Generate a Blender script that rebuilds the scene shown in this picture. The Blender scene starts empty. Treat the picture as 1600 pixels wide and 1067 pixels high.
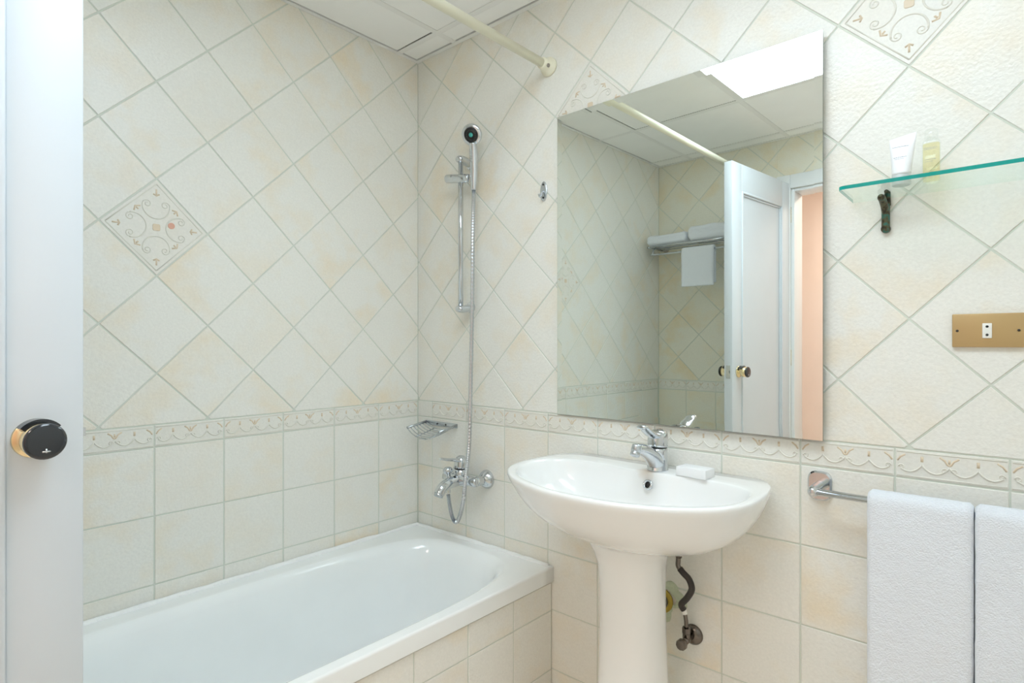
import bpy, bmesh, math, random
from mathutils import Vector, Matrix, noise
PI = math.pi
S = bpy.context.scene
COL = S.collection

# ------------------------------------------------------------------ camera, world, light, exposure
cam_d = bpy.data.cameras.new('camera')
cam = bpy.data.objects.new('camera', cam_d); COL.objects.link(cam)
cam.location = (1.9184, -1.5863, 1.2281)
cam.rotation_euler = (PI / 2, 0, 0.71925)
cam_d.sensor_width = 36.0; cam_d.lens = 20.417; cam_d.shift_y = 0.0016
cam_d.clip_start = 0.02; cam_d.clip_end = 60
S.camera = cam

W = bpy.data.worlds.new('world'); S.world = W; W.use_nodes = True
W.node_tree.nodes['Background'].inputs[0].default_value = (1.0, 0.93, 0.85, 1)
W.node_tree.nodes['Background'].inputs[1].default_value = 0.3

PANEL_STRENGTH = 5.6          # lit diffuser of the ceiling light
CORRIDOR_WATTS = 7.5
hall = bpy.data.lights.new('corridor_light', 'AREA')
hall.energy = CORRIDOR_WATTS; hall.color = (1.0, 0.86, 0.76); hall.shape = 'RECTANGLE'; hall.size = 0.6; hall.size_y = 0.35
hall_o = bpy.data.objects.new('corridor_light', hall); COL.objects.link(hall_o)
hall_o.location = (1.30, -2.62, 2.385)

S.view_settings.view_transform = 'Standard'; S.view_settings.look = 'None'
S.view_settings.gamma = 1.0; S.view_settings.use_curve_mapping = False
S.view_settings.exposure = 0.95
S.cycles.max_bounces = 24; S.cycles.diffuse_bounces = 16; S.cycles.glossy_bounces = 8; S.cycles.transparent_max_bounces = 16

# ------------------------------------------------------------------ materials
def new_mat(name):
    m = bpy.data.materials.new(name); m.use_nodes = True
    nt = m.node_tree; b = nt.nodes['Principled BSDF']
    return m, nt, b
def N(nt, t, **kw):
    n = nt.nodes.new(t)
    for k, v in kw.items(): setattr(n, k, v)
    return n
def plain(name, col, rough=0.5, metal=0.0, coat=0.0, bump=None, spec=0.5, sheen=0.0):
    m, nt, b = new_mat(name)
    b.inputs['Base Color'].default_value = (*col, 1); b.inputs['Roughness'].default_value = rough
    b.inputs['Metallic'].default_value = metal; b.inputs['Coat Weight'].default_value = coat
    b.inputs['Specular IOR Level'].default_value = spec
    b.inputs['Sheen Weight'].default_value = sheen
    tc = N(nt, 'ShaderNodeTexCoord')
    nz = N(nt, 'ShaderNodeTexNoise'); nz.inputs['Scale'].default_value = 7; nz.inputs['Detail'].default_value = 3
    nt.links.new(tc.outputs['Object'], nz.inputs['Vector'])
    hs = N(nt, 'ShaderNodeMapRange'); hs.inputs[3].default_value = 0.965; hs.inputs[4].default_value = 1.03
    nt.links.new(nz.outputs[0], hs.inputs[0])
    mx = N(nt, 'ShaderNodeMix', data_type='RGBA', blend_type='MULTIPLY'); mx.inputs[0].default_value = 1
    mx.inputs[6].default_value = (*col, 1); nt.links.new(hs.outputs[0], mx.inputs[7])
    nt.links.new(mx.outputs[2], b.inputs['Base Color'])
    if bump:
        sc, st, di = bump
        n2 = N(nt, 'ShaderNodeTexNoise'); n2.inputs['Scale'].default_value = sc; n2.inputs['Detail'].default_value = 4
        nt.links.new(tc.outputs['Object'], n2.inputs['Vector'])
        bp = N(nt, 'ShaderNodeBump'); bp.inputs['Strength'].default_value = st; bp.inputs['Distance'].default_value = di
        nt.links.new(n2.outputs[0], bp.inputs['Height']); nt.links.new(bp.outputs[0], b.inputs['Normal'])
    return m

def tile_mat(name, base, tan, amount, rough=0.34, bump=0.22):
    m, nt, b = new_mat(name)
    tc = N(nt, 'ShaderNodeTexCoord'); oi = N(nt, 'ShaderNodeObjectInfo')
    ml = N(nt, 'ShaderNodeMath', operation='MULTIPLY'); ml.inputs[1].default_value = 37.0
    nt.links.new(oi.outputs['Random'], ml.inputs[0])
    ad = N(nt, 'ShaderNodeVectorMath', operation='ADD')
    nt.links.new(tc.outputs['Object'], ad.inputs[0]); nt.links.new(ml.outputs[0], ad.inputs[1])
    n1 = N(nt, 'ShaderNodeTexNoise'); n1.inputs['Scale'].default_value = 5.6; n1.inputs['Detail'].default_value = 3.0; n1.inputs['Roughness'].default_value = 0.6
    nt.links.new(ad.outputs[0], n1.inputs['Vector'])
    r1 = N(nt, 'ShaderNodeMapRange'); r1.inputs[1].default_value = 0.47; r1.inputs[2].default_value = 0.72
    r1.inputs[3].default_value = 0.0; r1.inputs[4].default_value = amount; r1.clamp = True
    nt.links.new(n1.outputs[0], r1.inputs[0])
    n2 = N(nt, 'ShaderNodeTexNoise'); n2.inputs['Scale'].default_value = 160; n2.inputs['Detail'].default_value = 2
    nt.links.new(ad.outputs[0], n2.inputs['Vector'])
    r2 = N(nt, 'ShaderNodeMapRange'); r2.inputs[3].default_value = 0.93; r2.inputs[4].default_value = 1.06
    nt.links.new(n2.outputs[0], r2.inputs[0])
    mx = N(nt, 'ShaderNodeMix', data_type='RGBA'); mx.inputs[6].default_value = (*base, 1); mx.inputs[7].default_value = (*tan, 1)
    rv = N(nt, 'ShaderNodeMapRange'); rv.inputs[3].default_value = 0.35; rv.inputs[4].default_value = 1.25
    nt.links.new(oi.outputs['Random'], rv.inputs[0])
    am = N(nt, 'ShaderNodeMath', operation='MULTIPLY'); am.use_clamp = True
    nt.links.new(r1.outputs[0], am.inputs[0]); nt.links.new(rv.outputs[0], am.inputs[1])
    nt.links.new(am.outputs[0], mx.inputs[0])
    mu = N(nt, 'ShaderNodeMix', data_type='RGBA', blend_type='MULTIPLY'); mu.inputs[0].default_value = 1
    nt.links.new(mx.outputs[2], mu.inputs[6]); nt.links.new(r2.outputs[0], mu.inputs[7])
    nt.links.new(mu.outputs[2], b.inputs['Base Color'])
    b.inputs['Roughness'].default_value = rough; b.inputs['Specular IOR Level'].default_value = 0.45
    n3 = N(nt, 'ShaderNodeTexNoise'); n3.inputs['Scale'].default_value = 120; n3.inputs['Detail'].default_value = 2.5
    nt.links.new(ad.outputs[0], n3.inputs['Vector'])
    bp = N(nt, 'ShaderNodeBump'); bp.inputs['Strength'].default_value = bump; bp.inputs['Distance'].default_value = 0.004
    nt.links.new(n3.outputs[0], bp.inputs['Height']); nt.links.new(bp.outputs[0], b.inputs['Normal'])
    return m

M = {}
M['tile'] = tile_mat('glazed_cream_tile', (0.83, 0.818, 0.77), (0.84, 0.715, 0.53), 0.60, 0.29, 0.30)
M['tile_yellow'] = tile_mat('yellowed_cream_tile', (0.80, 0.775, 0.675), (0.80, 0.66, 0.42), 0.8, 0.3, 0.26)
M['border'] = tile_mat('glazed_border_tile', (0.80, 0.785, 0.735), (0.80, 0.72, 0.60), 0.4, 0.36, 0.12)
M['relief'] = plain('relief_glaze', (0.775, 0.755, 0.685), 0.36)
M['tan_relief'] = plain('tan_relief_glaze', (0.73, 0.61, 0.46), 0.4)
M['grout'] = plain('grey_green_grout', (0.66, 0.69, 0.62), 0.85, bump=(300, 0.2, 0.002))
M['ceil'] = plain('ceiling_panel_white', (0.94, 0.94, 0.93), 0.8, bump=(220, 0.1, 0.002))
M['plenum'] = plain('plenum_painted_shade', (0.012, 0.012, 0.012), 0.95)  # near-black slab colour puts the shade into the panel gaps
M['grid'] = plain('white_grid_metal', (0.87, 0.87, 0.86), 0.45)
M['floor'] = tile_mat('beige_floor_tile', (0.84, 0.74, 0.64), (0.78, 0.66, 0.54), 0.6, 0.4, 0.1)
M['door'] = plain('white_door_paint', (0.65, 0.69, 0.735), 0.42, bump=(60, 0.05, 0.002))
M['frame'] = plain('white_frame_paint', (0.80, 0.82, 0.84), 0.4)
M['peach'] = plain('peach_wall_paint', (0.86, 0.775, 0.735), 0.7, bump=(150, 0.06, 0.002))
M['chrome'] = plain('chrome', (0.66, 0.69, 0.72), 0.06, 1.0)
M['satin'] = plain('satin_metal', (0.58, 0.615, 0.65), 0.26, 1.0)
M['darkmetal'] = plain('tarnished_metal', (0.19, 0.165, 0.145), 0.26, 1.0, bump=(200, 0.1, 0.001))
M['dullsteel'] = plain('dull_steel', (0.36, 0.33, 0.30), 0.32, 1.0, bump=(240, 0.1, 0.001))
M['brass'] = plain('polished_brass', (0.88, 0.74, 0.46), 0.2, 1.0)
M['darkcap'] = plain('dark_plastic', (0.014, 0.018, 0.024), 0.16, 0.0, 0.5)
M['black'] = plain('black_plastic', (0.01, 0.01, 0.01), 0.5)
M['teal'] = plain('teal_plastic', (0.06, 0.42, 0.38), 0.4)
M['tub'] = plain('white_enamel', (0.90, 0.925, 0.935), 0.10, 0.0, 0.4)
M['seal'] = plain('white_sealant', (0.92, 0.93, 0.93), 0.5, bump=(90, 0.5, 0.006))
M['box'] = plain('white_card', (0.87, 0.87, 0.88), 0.55)
M['rod'] = plain('ivory_rod', (0.86, 0.83, 0.67), 0.3)
M['plate'] = plain('gold_anodised', (0.52, 0.355, 0.165), 0.42, 0.4)
M['white_plastic'] = plain('white_plastic', (0.85, 0.84, 0.80), 0.35)
M['tube'] = plain('white_tube_plastic', (0.88, 0.88, 0.90), 0.35)
M['cap'] = plain('grey_cap_plastic', (0.55, 0.58, 0.58), 0.35)
M['print'] = plain('grey_print', (0.36, 0.38, 0.44), 0.6)
M['rubber'] = plain('dark_hose_rubber', (0.030, 0.023, 0.020), 0.42)
M['plaster'] = plain('pale_green_plaster', (0.62, 0.67, 0.50), 0.9, bump=(70, 0.9, 0.01))
M['yellow'] = plain('yellow_seal_ring', (0.50, 0.36, 0.05), 0.6)
M['pipe'] = plain('grey_waste_pipe', (0.42, 0.44, 0.44), 0.4)
M['sticker'] = plain('red_sticker', (0.72, 0.40, 0.30), 0.6)
M['room'] = plain('cream_plain_wall', (0.86, 0.85, 0.82), 0.5)

def towel_mat():
    m, nt, b = new_mat('white_terry')
    b.inputs['Base Color'].default_value = (0.83, 0.865, 0.93, 1); b.inputs['Roughness'].default_value = 0.95
    b.inputs['Specular IOR Level'].default_value = 0.1; b.inputs['Sheen Weight'].default_value = 0.35
    tc = N(nt, 'ShaderNodeTexCoord')
    n1 = N(nt, 'ShaderNodeTexNoise'); n1.inputs['Scale'].default_value = 330; n1.inputs['Detail'].default_value = 4
    n2 = N(nt, 'ShaderNodeTexNoise'); n2.inputs['Scale'].default_value = 60; n2.inputs['Detail'].default_value = 3
    ad = N(nt, 'ShaderNodeMath', operation='ADD')
    for n in (n1, n2): nt.links.new(tc.outputs['Object'], n.inputs['Vector'])
    nt.links.new(n1.outputs[0], ad.inputs[0]); nt.links.new(n2.outputs[0], ad.inputs[1])
    bp = N(nt, 'ShaderNodeBump'); bp.inputs['Strength'].default_value = 0.55; bp.inputs['Distance'].default_value = 0.006
    nt.links.new(ad.outputs[0], bp.inputs['Height']); nt.links.new(bp.outputs[0], b.inputs['Normal'])
    return m
M['towel'] = towel_mat()

def basin_mat():
    m, nt, b = new_mat('white_ceramic')
    b.inputs['Roughness'].default_value = 0.09; b.inputs['Coat Weight'].default_value = 0.3
    ge = N(nt, 'ShaderNodeNewGeometry')
    ds = N(nt, 'ShaderNodeVectorMath', operation='DISTANCE'); ds.inputs[1].default_value = (1.128, -0.104, 0.868)
    nz = N(nt, 'ShaderNodeTexNoise'); nz.inputs['Scale'].default_value = 40
    nt.links.new(ge.outputs['Position'], ds.inputs[0]); nt.links.new(ge.outputs['Position'], nz.inputs['Vector'])
    mm = N(nt, 'ShaderNodeMath', operation='MULTIPLY_ADD'); mm.inputs[1].default_value = 0.02
    nt.links.new(nz.outputs[0], mm.inputs[0]); nt.links.new(ds.outputs['Value'], mm.inputs[2])
    mr = N(nt, 'ShaderNodeMapRange'); mr.inputs[1].default_value = 0.012; mr.inputs[2].default_value = 0.042
    mr.inputs[3].default_value = 0.55; mr.inputs[4].default_value = 0.0
    nt.links.new(mm.outputs[0], mr.inputs[0])
    mx = N(nt, 'ShaderNodeMix', data_type='RGBA'); mx.inputs[6].default_value = (0.89, 0.89, 0.885, 1); mx.inputs[7].default_value = (0.62, 0.42, 0.24, 1)
    nt.links.new(mr.outputs[0], mx.inputs[0]); nt.links.new(mx.outputs[2], b.inputs['Base Color'])
    return m
M['ceramic'] = basin_mat()

def verdigris():
    m, nt, b = new_mat('verdigris_bronze')
    tc = N(nt, 'ShaderNodeTexCoord'); nz = N(nt, 'ShaderNodeTexNoise'); nz.inputs['Scale'].default_value = 90; nz.inputs['Detail'].default_value = 4
    nt.links.new(tc.outputs['Object'], nz.inputs['Vector'])
    cr = N(nt, 'ShaderNodeValToRGB'); e = cr.color_ramp.elements
    e[0].position = 0.38; e[0].color = (0.035, 0.032, 0.022, 1); e[1].position = 0.66; e[1].color = (0.05, 0.17, 0.135, 1)
    n2 = e.new(0.52); n2.color = (0.11, 0.09, 0.045, 1)
    nt.links.new(nz.outputs[0], cr.inputs[0]); nt.links.new(cr.outputs[0], b.inputs['Base Color'])
    b.inputs['Metallic'].default_value = 0.5; b.inputs['Roughness'].default_value = 0.38
    return m
M['verdigris'] = verdigris()

def glass_mat(name, tint, gloss):
    m = bpy.data.materials.new(name); m.use_nodes = True; nt = m.node_tree; nt.nodes.clear()
    out = N(nt, 'ShaderNodeOutputMaterial'); tr = N(nt, 'ShaderNodeBsdfTransparent'); gl = N(nt, 'ShaderNodeBsdfGlossy')
    tr.inputs[0].default_value = (*tint, 1); gl.inputs['Roughness'].default_value = 0.02; gl.inputs[0].default_value = (0.9, 0.97, 0.95, 1)
    fr = N(nt, 'ShaderNodeLayerWeight'); fr.inputs['Blend'].default_value = 0.5
    pw = N(nt, 'ShaderNodeMath', operation='POWER'); pw.inputs[1].default_value = 4.0; nt.links.new(fr.outputs['Facing'], pw.inputs[0])
    ma = N(nt, 'ShaderNodeMath', operation='MULTIPLY_ADD'); ma.inputs[1].default_value = gloss; ma.inputs[2].default_value = 0.03; nt.links.new(pw.outputs[0], ma.inputs[0])
    mx = N(nt, 'ShaderNodeMixShader'); nt.links.new(ma.outputs[0], mx.inputs[0])
    nt.links.new(tr.outputs[0], mx.inputs[1]); nt.links.new(gl.outputs[0], mx.inputs[2]); nt.links.new(mx.outputs[0], out.inputs[0])
    return m
M['glass'] = glass_mat('clear_shelf_glass', (0.955, 0.985, 0.972), 0.5)
def edge_glass():
    m, nt, b = new_mat('teal_glass_edge')
    b.inputs['Base Color'].default_value = (0.0, 0.30, 0.262, 1); b.inputs['Roughness'].default_value = 0.12
    b.inputs['Transmission Weight'].default_value = 0.15
    return m
M['glass_edge'] = edge_glass()
M['clear'] = glass_mat('clear_bottle_plastic', (0.975, 0.98, 0.975), 0.25)
M['liquid'] = glass_mat('yellow_bottle_liquid', (0.985, 0.955, 0.78), 0.1)

def mirror_mat():
    m = bpy.data.materials.new('silvered_glass'); m.use_nodes = True; nt = m.node_tree; nt.nodes.clear()
    out = N(nt, 'ShaderNodeOutputMaterial'); gl = N(nt, 'ShaderNodeBsdfGlossy')
    gl.inputs['Roughness'].default_value = 0.0; gl.inputs[0].default_value = (0.88, 0.915, 0.87, 1)
    nt.links.new(gl.outputs[0], out.inputs[0]); return m
M['mirror'] = mirror_mat()
M['mirror_edge'] = plain('dark_mirror_edge', (0.16, 0.19, 0.17), 0.4)

def emit_mat():
    m = bpy.data.materials.new('lit_diffuser'); m.use_nodes = True; nt = m.node_tree; nt.nodes.clear()
    out = N(nt, 'ShaderNodeOutputMaterial'); em = N(nt, 'ShaderNodeEmission')
    em.inputs[0].default_value = (0.77, 0.905, 1.0, 1); em.inputs[1].default_value = PANEL_STRENGTH
    nt.links.new(em.outputs[0], out.inputs[0]); return m
M['emit'] = emit_mat()

# ------------------------------------------------------------------ helpers
class MB:
    def __init__(s): s.v = []; s.f = []; s.sm = []; s.mi = []
    def add(s, vs, fs, smooth=False, mi=0):
        o = len(s.v); s.v += [tuple(q) for q in vs]
        for f in fs: s.f.append([i + o for i in f]); s.sm.append(smooth); s.mi.append(mi)
    def box(s, lo, hi, mi=0):
        x0, y0, z0 = lo; x1, y1, z1 = hi
        s.add([(x0,y0,z0),(x1,y0,z0),(x1,y1,z0),(x0,y1,z0),(x0,y0,z1),(x1,y0,z1),(x1,y1,z1),(x0,y1,z1)],
              [(0,3,2,1),(4,5,6,7),(0,1,5,4),(1,2,6,5),(2,3,7,6),(3,0,4,7)], False, mi)
    def rings(s, rings, closed_u=True, cap0=True, cap1=True, smooth=True, mi=0):
        n = len(rings[0]); vs = [p for r in rings for p in r]; fs = []
        for k in range(len(rings) - 1):
            for i in range(n if closed_u else n - 1):
                j = (i + 1) % n
                fs.append((k*n+i, k*n+j, (k+1)*n+j, (k+1)*n+i))
        if cap0: fs.append(tuple(range(n-1, -1, -1)))
        if cap1: fs.append(tuple((len(rings)-1)*n + i for i in range(n)))
        s.add(vs, fs, smooth, mi)
    def tube(s, path, r, n=12, smooth=True, mi=0, cap=True, flat=1.0, up=None):
        P = [Vector(p) for p in path]; m = len(P)
        R = r if isinstance(r, (list, tuple)) else [r] * m
        ref = Vector(up) if up else Vector((0.13, 0.31, 0.94)); rr = []; prev = None
        for i in range(m):
            t = (P[min(i+1, m-1)] - P[max(i-1, 0)]).normalized()
            a = (prev - t * prev.dot(t)) if prev is not None else ref - t * ref.dot(t)
            if a.length < 1e-4: a = Vector((1, 0, 0)) - t * t.x
            a.normalize(); prev = a; b = t.cross(a)
            rr.append([P[i] + a * (math.cos(2*PI*k/n) * R[i] * flat) + b * (math.sin(2*PI*k/n) * R[i]) for k in range(n)])
        s.rings(rr, True, cap, cap, smooth, mi)
    def lathe(s, prof, origin, axis, n=24, smooth=True, mi=0, cap0=True, cap1=True):
        ax = Vector(axis).normalized(); a = ax.orthogonal().normalized(); b = ax.cross(a); O = Vector(origin)
        s.rings([[O + ax * h + (a * math.cos(2*PI*k/n) + b * math.sin(2*PI*k/n)) * r for k in range(n)] for r, h in prof], True, cap0, cap1, smooth, mi)
    def ribbon(s, pts, w, h, mi=0, base=0.0):     # raised half-round ridge along a 2D polyline, local z up
        n = len(pts); vs = []
        for i in range(n):
            a = pts[max(i-1, 0)]; b = pts[min(i+1, n-1)]
            dx, dy = b[0]-a[0], b[1]-a[1]; l = math.hypot(dx, dy) or 1; nx, ny = -dy/l, dx/l; x, y = pts[i]
            vs += [(x+nx*w/2, y+ny*w/2, base), (x+nx*w*.22, y+ny*w*.22, base+h), (x-nx*w*.22, y-ny*w*.22, base+h), (x-nx*w/2, y-ny*w/2, base)]
        fs = []
        for i in range(n-1):
            for k in range(3): fs.append((4*i+k, 4*(i+1)+k, 4*(i+1)+k+1, 4*i+k+1))
        fs += [(0,1,2,3), (4*n-1, 4*n-2, 4*n-3, 4*n-4)]
        s.add(vs, fs, True, mi)
    def prism(s, poly, z0, z1, bev=0.0, mi=0, smooth=False):   # convex outline extruded along local z, bevelled front
        def inset(pp, d):
            out = []; n = len(pp)
            for i in range(n):
                a, b, c = Vector(pp[i-1]), Vector(pp[i]), Vector(pp[(i+1) % n])
                e1 = (b-a).normalized(); e2 = (c-b).normalized()
                n1 = Vector((-e1.y, e1.x)); n2 = Vector((-e2.y, e2.x)); k = 1 + n1.dot(n2)
                q = b + (n1+n2) * (d / max(k, 0.35)); out.append((q.x, q.y))
            return out
        n = len(poly); R = [[(x, y, z0) for x, y in poly]]
        if bev: R += [[(x, y, z1-bev) for x, y in poly], [(x, y, z1) for x, y in inset(poly, bev)]]
        else: R += [[(x, y, z1) for x, y in poly]]
        s.rings(R, True, False, True, smooth, mi)
    def mesh(s, name, mats):
        me = bpy.data.meshes.new(name); me.from_pydata(s.v, [], s.f)
        for m in (mats if isinstance(mats, (list, tuple)) else [mats]): me.materials.append(m)
        me.polygons.foreach_set('use_smooth', s.sm); me.polygons.foreach_set('material_index', s.mi)
        bm = bmesh.new(); bm.from_mesh(me); bmesh.ops.recalc_face_normals(bm, faces=bm.faces); bm.to_mesh(me); bm.free()
        me.update(); return me
    def build(s, name, mats, parent=None, local=False, loc=None):
        """vertices are in world space unless local; the origin goes to loc (or the parent's place)"""
        off = Vector((0, 0, 0))
        if parent is not None and not local: off = wloc(parent)
        if loc is not None and not local: off = Vector(loc)
        if off.length: s.v = [tuple(Vector(q) - off) for q in s.v]
        o = bpy.data.objects.new(name, s.mesh(name, mats)); COL.objects.link(o)
        if parent is not None:
            o.parent = parent
            if loc is not None: o.location = Vector(loc) - wloc(parent)
        elif loc is not None: o.location = loc
        return o
def wloc(o):
    v = Vector((0, 0, 0))
    while o is not None: v += o.location; o = o.parent
    return v
def tag(o, label, cat, group=None):
    o['label'] = label; o['category'] = cat
    if group: o['group'] = group
    return o
def thing(name, label, cat, loc, group=None):
    o = bpy.data.objects.new(name, None); o.empty_display_size = 0.05; COL.objects.link(o); o.location = loc
    return tag(o, label, cat, group)
def struct(o): o['kind'] = 'structure'; return o
def bevel(o, w, seg=2):
    m = o.modifiers.new('bevel', 'BEVEL'); m.width = w; m.segments = seg; m.limit_method = 'ANGLE'; m.angle_limit = 0.6
    for p in o.data.polygons: p.use_smooth = True
    return o
def crom(P, k=8, closed=False):
    P = [Vector(p) for p in P]; n = len(P); out = []
    rng = n if closed else n - 1
    for i in range(rng):
        if closed: a, b, c, d = P[(i-1) % n], P[i], P[(i+1) % n], P[(i+2) % n]
        else: a, b, c, d = P[max(i-1, 0)], P[i], P[i+1], P[min(i+2, n-1)]
        for j in range(k):
            t = j / k
            out.append(0.5 * ((2*b) + (c-a)*t + (2*a-5*b+4*c-d)*t*t + (3*b-a-3*c+d)*t*t*t))
    if not closed: out.append(P[-1])
    return out
def arc2(cx, cy, r, a0, a1, n=10): return [(cx + r*math.cos(math.radians(a0+(a1-a0)*i/n)), cy + r*math.sin(math.radians(a0+(a1-a0)*i/n))) for i in range(n+1)]
def spiral2(cx, cy, r0, r1, a0, a1, n=16): return [(cx + (r0+(r1-r0)*i/n)*math.cos(math.radians(a0+(a1-a0)*i/n)), cy + (r0+(r1-r0)*i/n)*math.sin(math.radians(a0+(a1-a0)*i/n))) for i in range(n+1)]
def rrect2(cx, cy, w, h, r, n=5):
    out = []
    for sx, sy, a in ((1, 1, 0), (-1, 1, 90), (-1, -1, 180), (1, -1, 270)):
        out += arc2(cx + sx*(w/2-r), cy + sy*(h/2-r), r, a, a+90, n)
    return out

# ------------------------------------------------------------------ room measures
CEIL = 2.41; YC = -2.0; XR = 2.45
D = 0.2870; H = D / 2
BAND_T, BAND_B = 0.9875, 0.921
ROWS = [0.921, 0.7185, 0.517, 0.3155, 0.114, 0.0]
DIAG0 = 0.9955
DOOR_X0, DOOR_X1, DOOR_TOP = 0.845, 1.535, 2.115

FR_LEFT = Matrix(((0, 0, 1, 0), (1, 0, 0, 0), (0, 1, 0, 0), (0, 0, 0, 1)))          # local x -> +y, y -> z, z -> +x
FR_BACK = Matrix(((1, 0, 0, 0), (0, 0, -1, 0), (0, 1, 0, 0), (0, 0, 0, 1)))         # x -> +x, z -> -y
FR_FRONT = Matrix(((-1, 0, 0, 0), (0, 0, 1, YC), (0, 1, 0, 0), (0, 0, 0, 1)))       # x -> -x, z -> +y

def clip(poly, x0, x1, y0, y1):
    for ax, val, sg in ((0, x0, 1), (0, x1, -1), (1, y0, 1), (1, y1, -1)):
        out = []
        for i in range(len(poly)):
            a, b = poly[i-1], poly[i]; da, db = sg*(a[ax]-val), sg*(b[ax]-val)
            if (da >= 0) != (db >= 0):
                t = da/(da-db); out.append((a[0]+(b[0]-a[0])*t, a[1]+(b[1]-a[1])*t))
            if db >= 0: out.append(b)
        poly = out
        if not poly: return []
    q = []
    for p in poly:
        if not q or math.hypot(p[0]-q[-1][0], p[1]-q[-1][1]) > 0.0015: q.append(p)
    if len(q) > 1 and math.hypot(q[0][0]-q[-1][0], q[0][1]-q[-1][1]) < 0.0015: q.pop()
    return q if len(q) > 2 else []
def area(p): return abs(sum(p[i-1][0]*p[i][1]-p[i][0]*p[i-1][1] for i in range(len(p))))/2

TH = 0.0032
CACHE = {}
rnd = random.Random(5)
def put_tile(parent, frame, cx, cy, poly, name, mat, key):
    """poly is relative to (cx, cy) in the wall's own plane"""
    if key is not None and key in CACHE: me = CACHE[key]
    else:
        mb = MB(); mb.prism(poly, -TH, 0.0, 0.0011); me = mb.mesh(name, mat)
        if key is not None: CACHE[key] = me
    o = bpy.data.objects.new(name, me); COL.objects.link(o); o.parent = parent
    o.matrix_local = frame @ Matrix.Translation((cx, cy, rnd.uniform(-0.0004, 0.0004)))
    return o

GAP = 0.0042
def diag_poly():
    r = H - GAP * 0.7071
    return [(r, 0), (0, r), (-r, 0), (0, -r)]

# relief meshes for the decorated tiles -------------------------------------------------
def decor_relief():
    a = MB()
    r = H - 0.0155
    sq = [(r, 0), (0, r), (-r, 0), (0, -r), (r, 0)]
    for k in range(4): a.ribbon([sq[k], sq[k+1]], 0.0036, 0.0013)
    for q in range(4):
        ang = 90 * q; ca, sa = math.cos(math.radians(ang)), math.sin(math.radians(ang))
        def rot(pts): return [(x*ca-y*sa, x*sa+y*ca) for x, y in pts]
        c = (0.062, 0.0)
        a.ribbon(rot(arc2(c[0], c[1], 0.036, 78, 282, 22)), 0.0046, 0.0022)
        a.ribbon(rot(spiral2(0.0672, 0.0238, 0.0115, 0.003, 80, 80-460, 20)), 0.0034, 0.0020)
        a.ribbon(rot(spiral2(0.0672, -0.0238, 0.0115, 0.003, -80, -80+460, 20)), 0.0034, 0.0020)
    b = MB()
    b.prism(rrect2(0, 0, 0.020, 0.020, 0.004, 2), 0, 0.0016, 0.0006)
    for q in range(4):
        ang = 90*q
        def put(pts, a2):
            c_, s_ = math.cos(math.radians(a2)), math.sin(math.radians(a2))
            b.ribbon([(x*c_-y*s_, x*s_+y*c_) for x, y in pts], 0.0046, 0.0014)
        put([(0.094, 0), (0.112, 0)], ang); put([(0.098, -0.008), (0.093, 0), (0.098, 0.008)], ang)
        put([(0.070, -0.011), (0.078, 0.0), (0.070, 0.011)], ang+45); put([(0.066, 0.0), (0.074, 0.0)], ang+45)
    return a.mesh('scroll_relief', M['relief']), b.mesh('flower_relief', M['tan_relief'])
DECOR = decor_relief()
def border_relief(pitch):
    a = MB(); b = MB(); w = pitch - GAP; hh = BAND_T - BAND_B - GAP
    y0 = -hh/2
    a.ribbon([(-w/2+.002, hh/2-.0045), (w/2-.002, hh/2-.0045)], 0.0034, 0.0012)
    a.ribbon([(-w/2+.002, -hh/2+.004), (w/2-.002, -hh/2+.004)], 0.003, 0.0010)
    def gar(x0, x1, n=12, yl=0.014, yh=0.031):
        pts = []
        for i in range(n+1):
            t = i/n; x = x0+(x1-x0)*t
            pts.append((x, y0 + yh - (yh-yl)*math.sin(PI*t)**0.8))
        return [q for q in pts if abs(q[0]) <= w/2 - 0.001]
    q = w/4
    a.ribbon(gar(-q, q*0.0+0.0), 0.0040, 0.0024); a.ribbon(gar(0.0, q), 0.0040, 0.0024)
    a.ribbon(gar(q, 2*q+0.0)[:-1], 0.0040, 0.0024); a.ribbon(gar(-2*q, -q)[1:], 0.0040, 0.0024)
    for cx, sg in ((-0.009, 1), (0.009, -1)):
        a.ribbon(spiral2(cx, y0+0.0235, 0.0062, 0.0018, 90-sg*90, 90-sg*90+sg*400, 14), 0.0030, 0.0020)
    a.ribbon(spiral2(w/2-0.011, y0+0.0235, 0.0062, 0.0018, 0, 400, 14), 0.0030, 0.0020)
    a.ribbon(spiral2(-w/2+0.011, y0+0.0235, 0.0062, 0.0018, 180, -220, 14), 0.0030, 0.0020)
    for cx in (0.0,):
        b.ribbon([(cx-0.017, y0+0.052), (cx-0.008, y0+0.046), (cx-0.003, y0+0.037), (cx, y0+0.036)], 0.0042, 0.0014)
        b.ribbon([(cx+0.017, y0+0.052), (cx+0.008, y0+0.046), (cx+0.003, y0+0.037), (cx, y0+0.036)], 0.0042, 0.0014)
        b.ribbon([(cx, y0+0.040), (cx, y0+0.049)], 0.0044, 0.0013)
    b.ribbon([(w/2-0.018, y0+0.052), (w/2-0.009, y0+0.046), (w/2-0.003, y0+0.037)], 0.0040, 0.0014)
    b.ribbon([(-w/2+0.018, y0+0.052), (-w/2+0.009, y0+0.046), (-w/2+0.003, y0+0.037)], 0.0040, 0.0014)
    for cx in (-q, q): b.ribbon([(cx, y0+0.038), (cx, y0+0.050)], 0.0056, 0.0012)
    return a.mesh('scroll_relief', M['relief']), b.mesh('petal_relief', M['tan_relief'])

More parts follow.
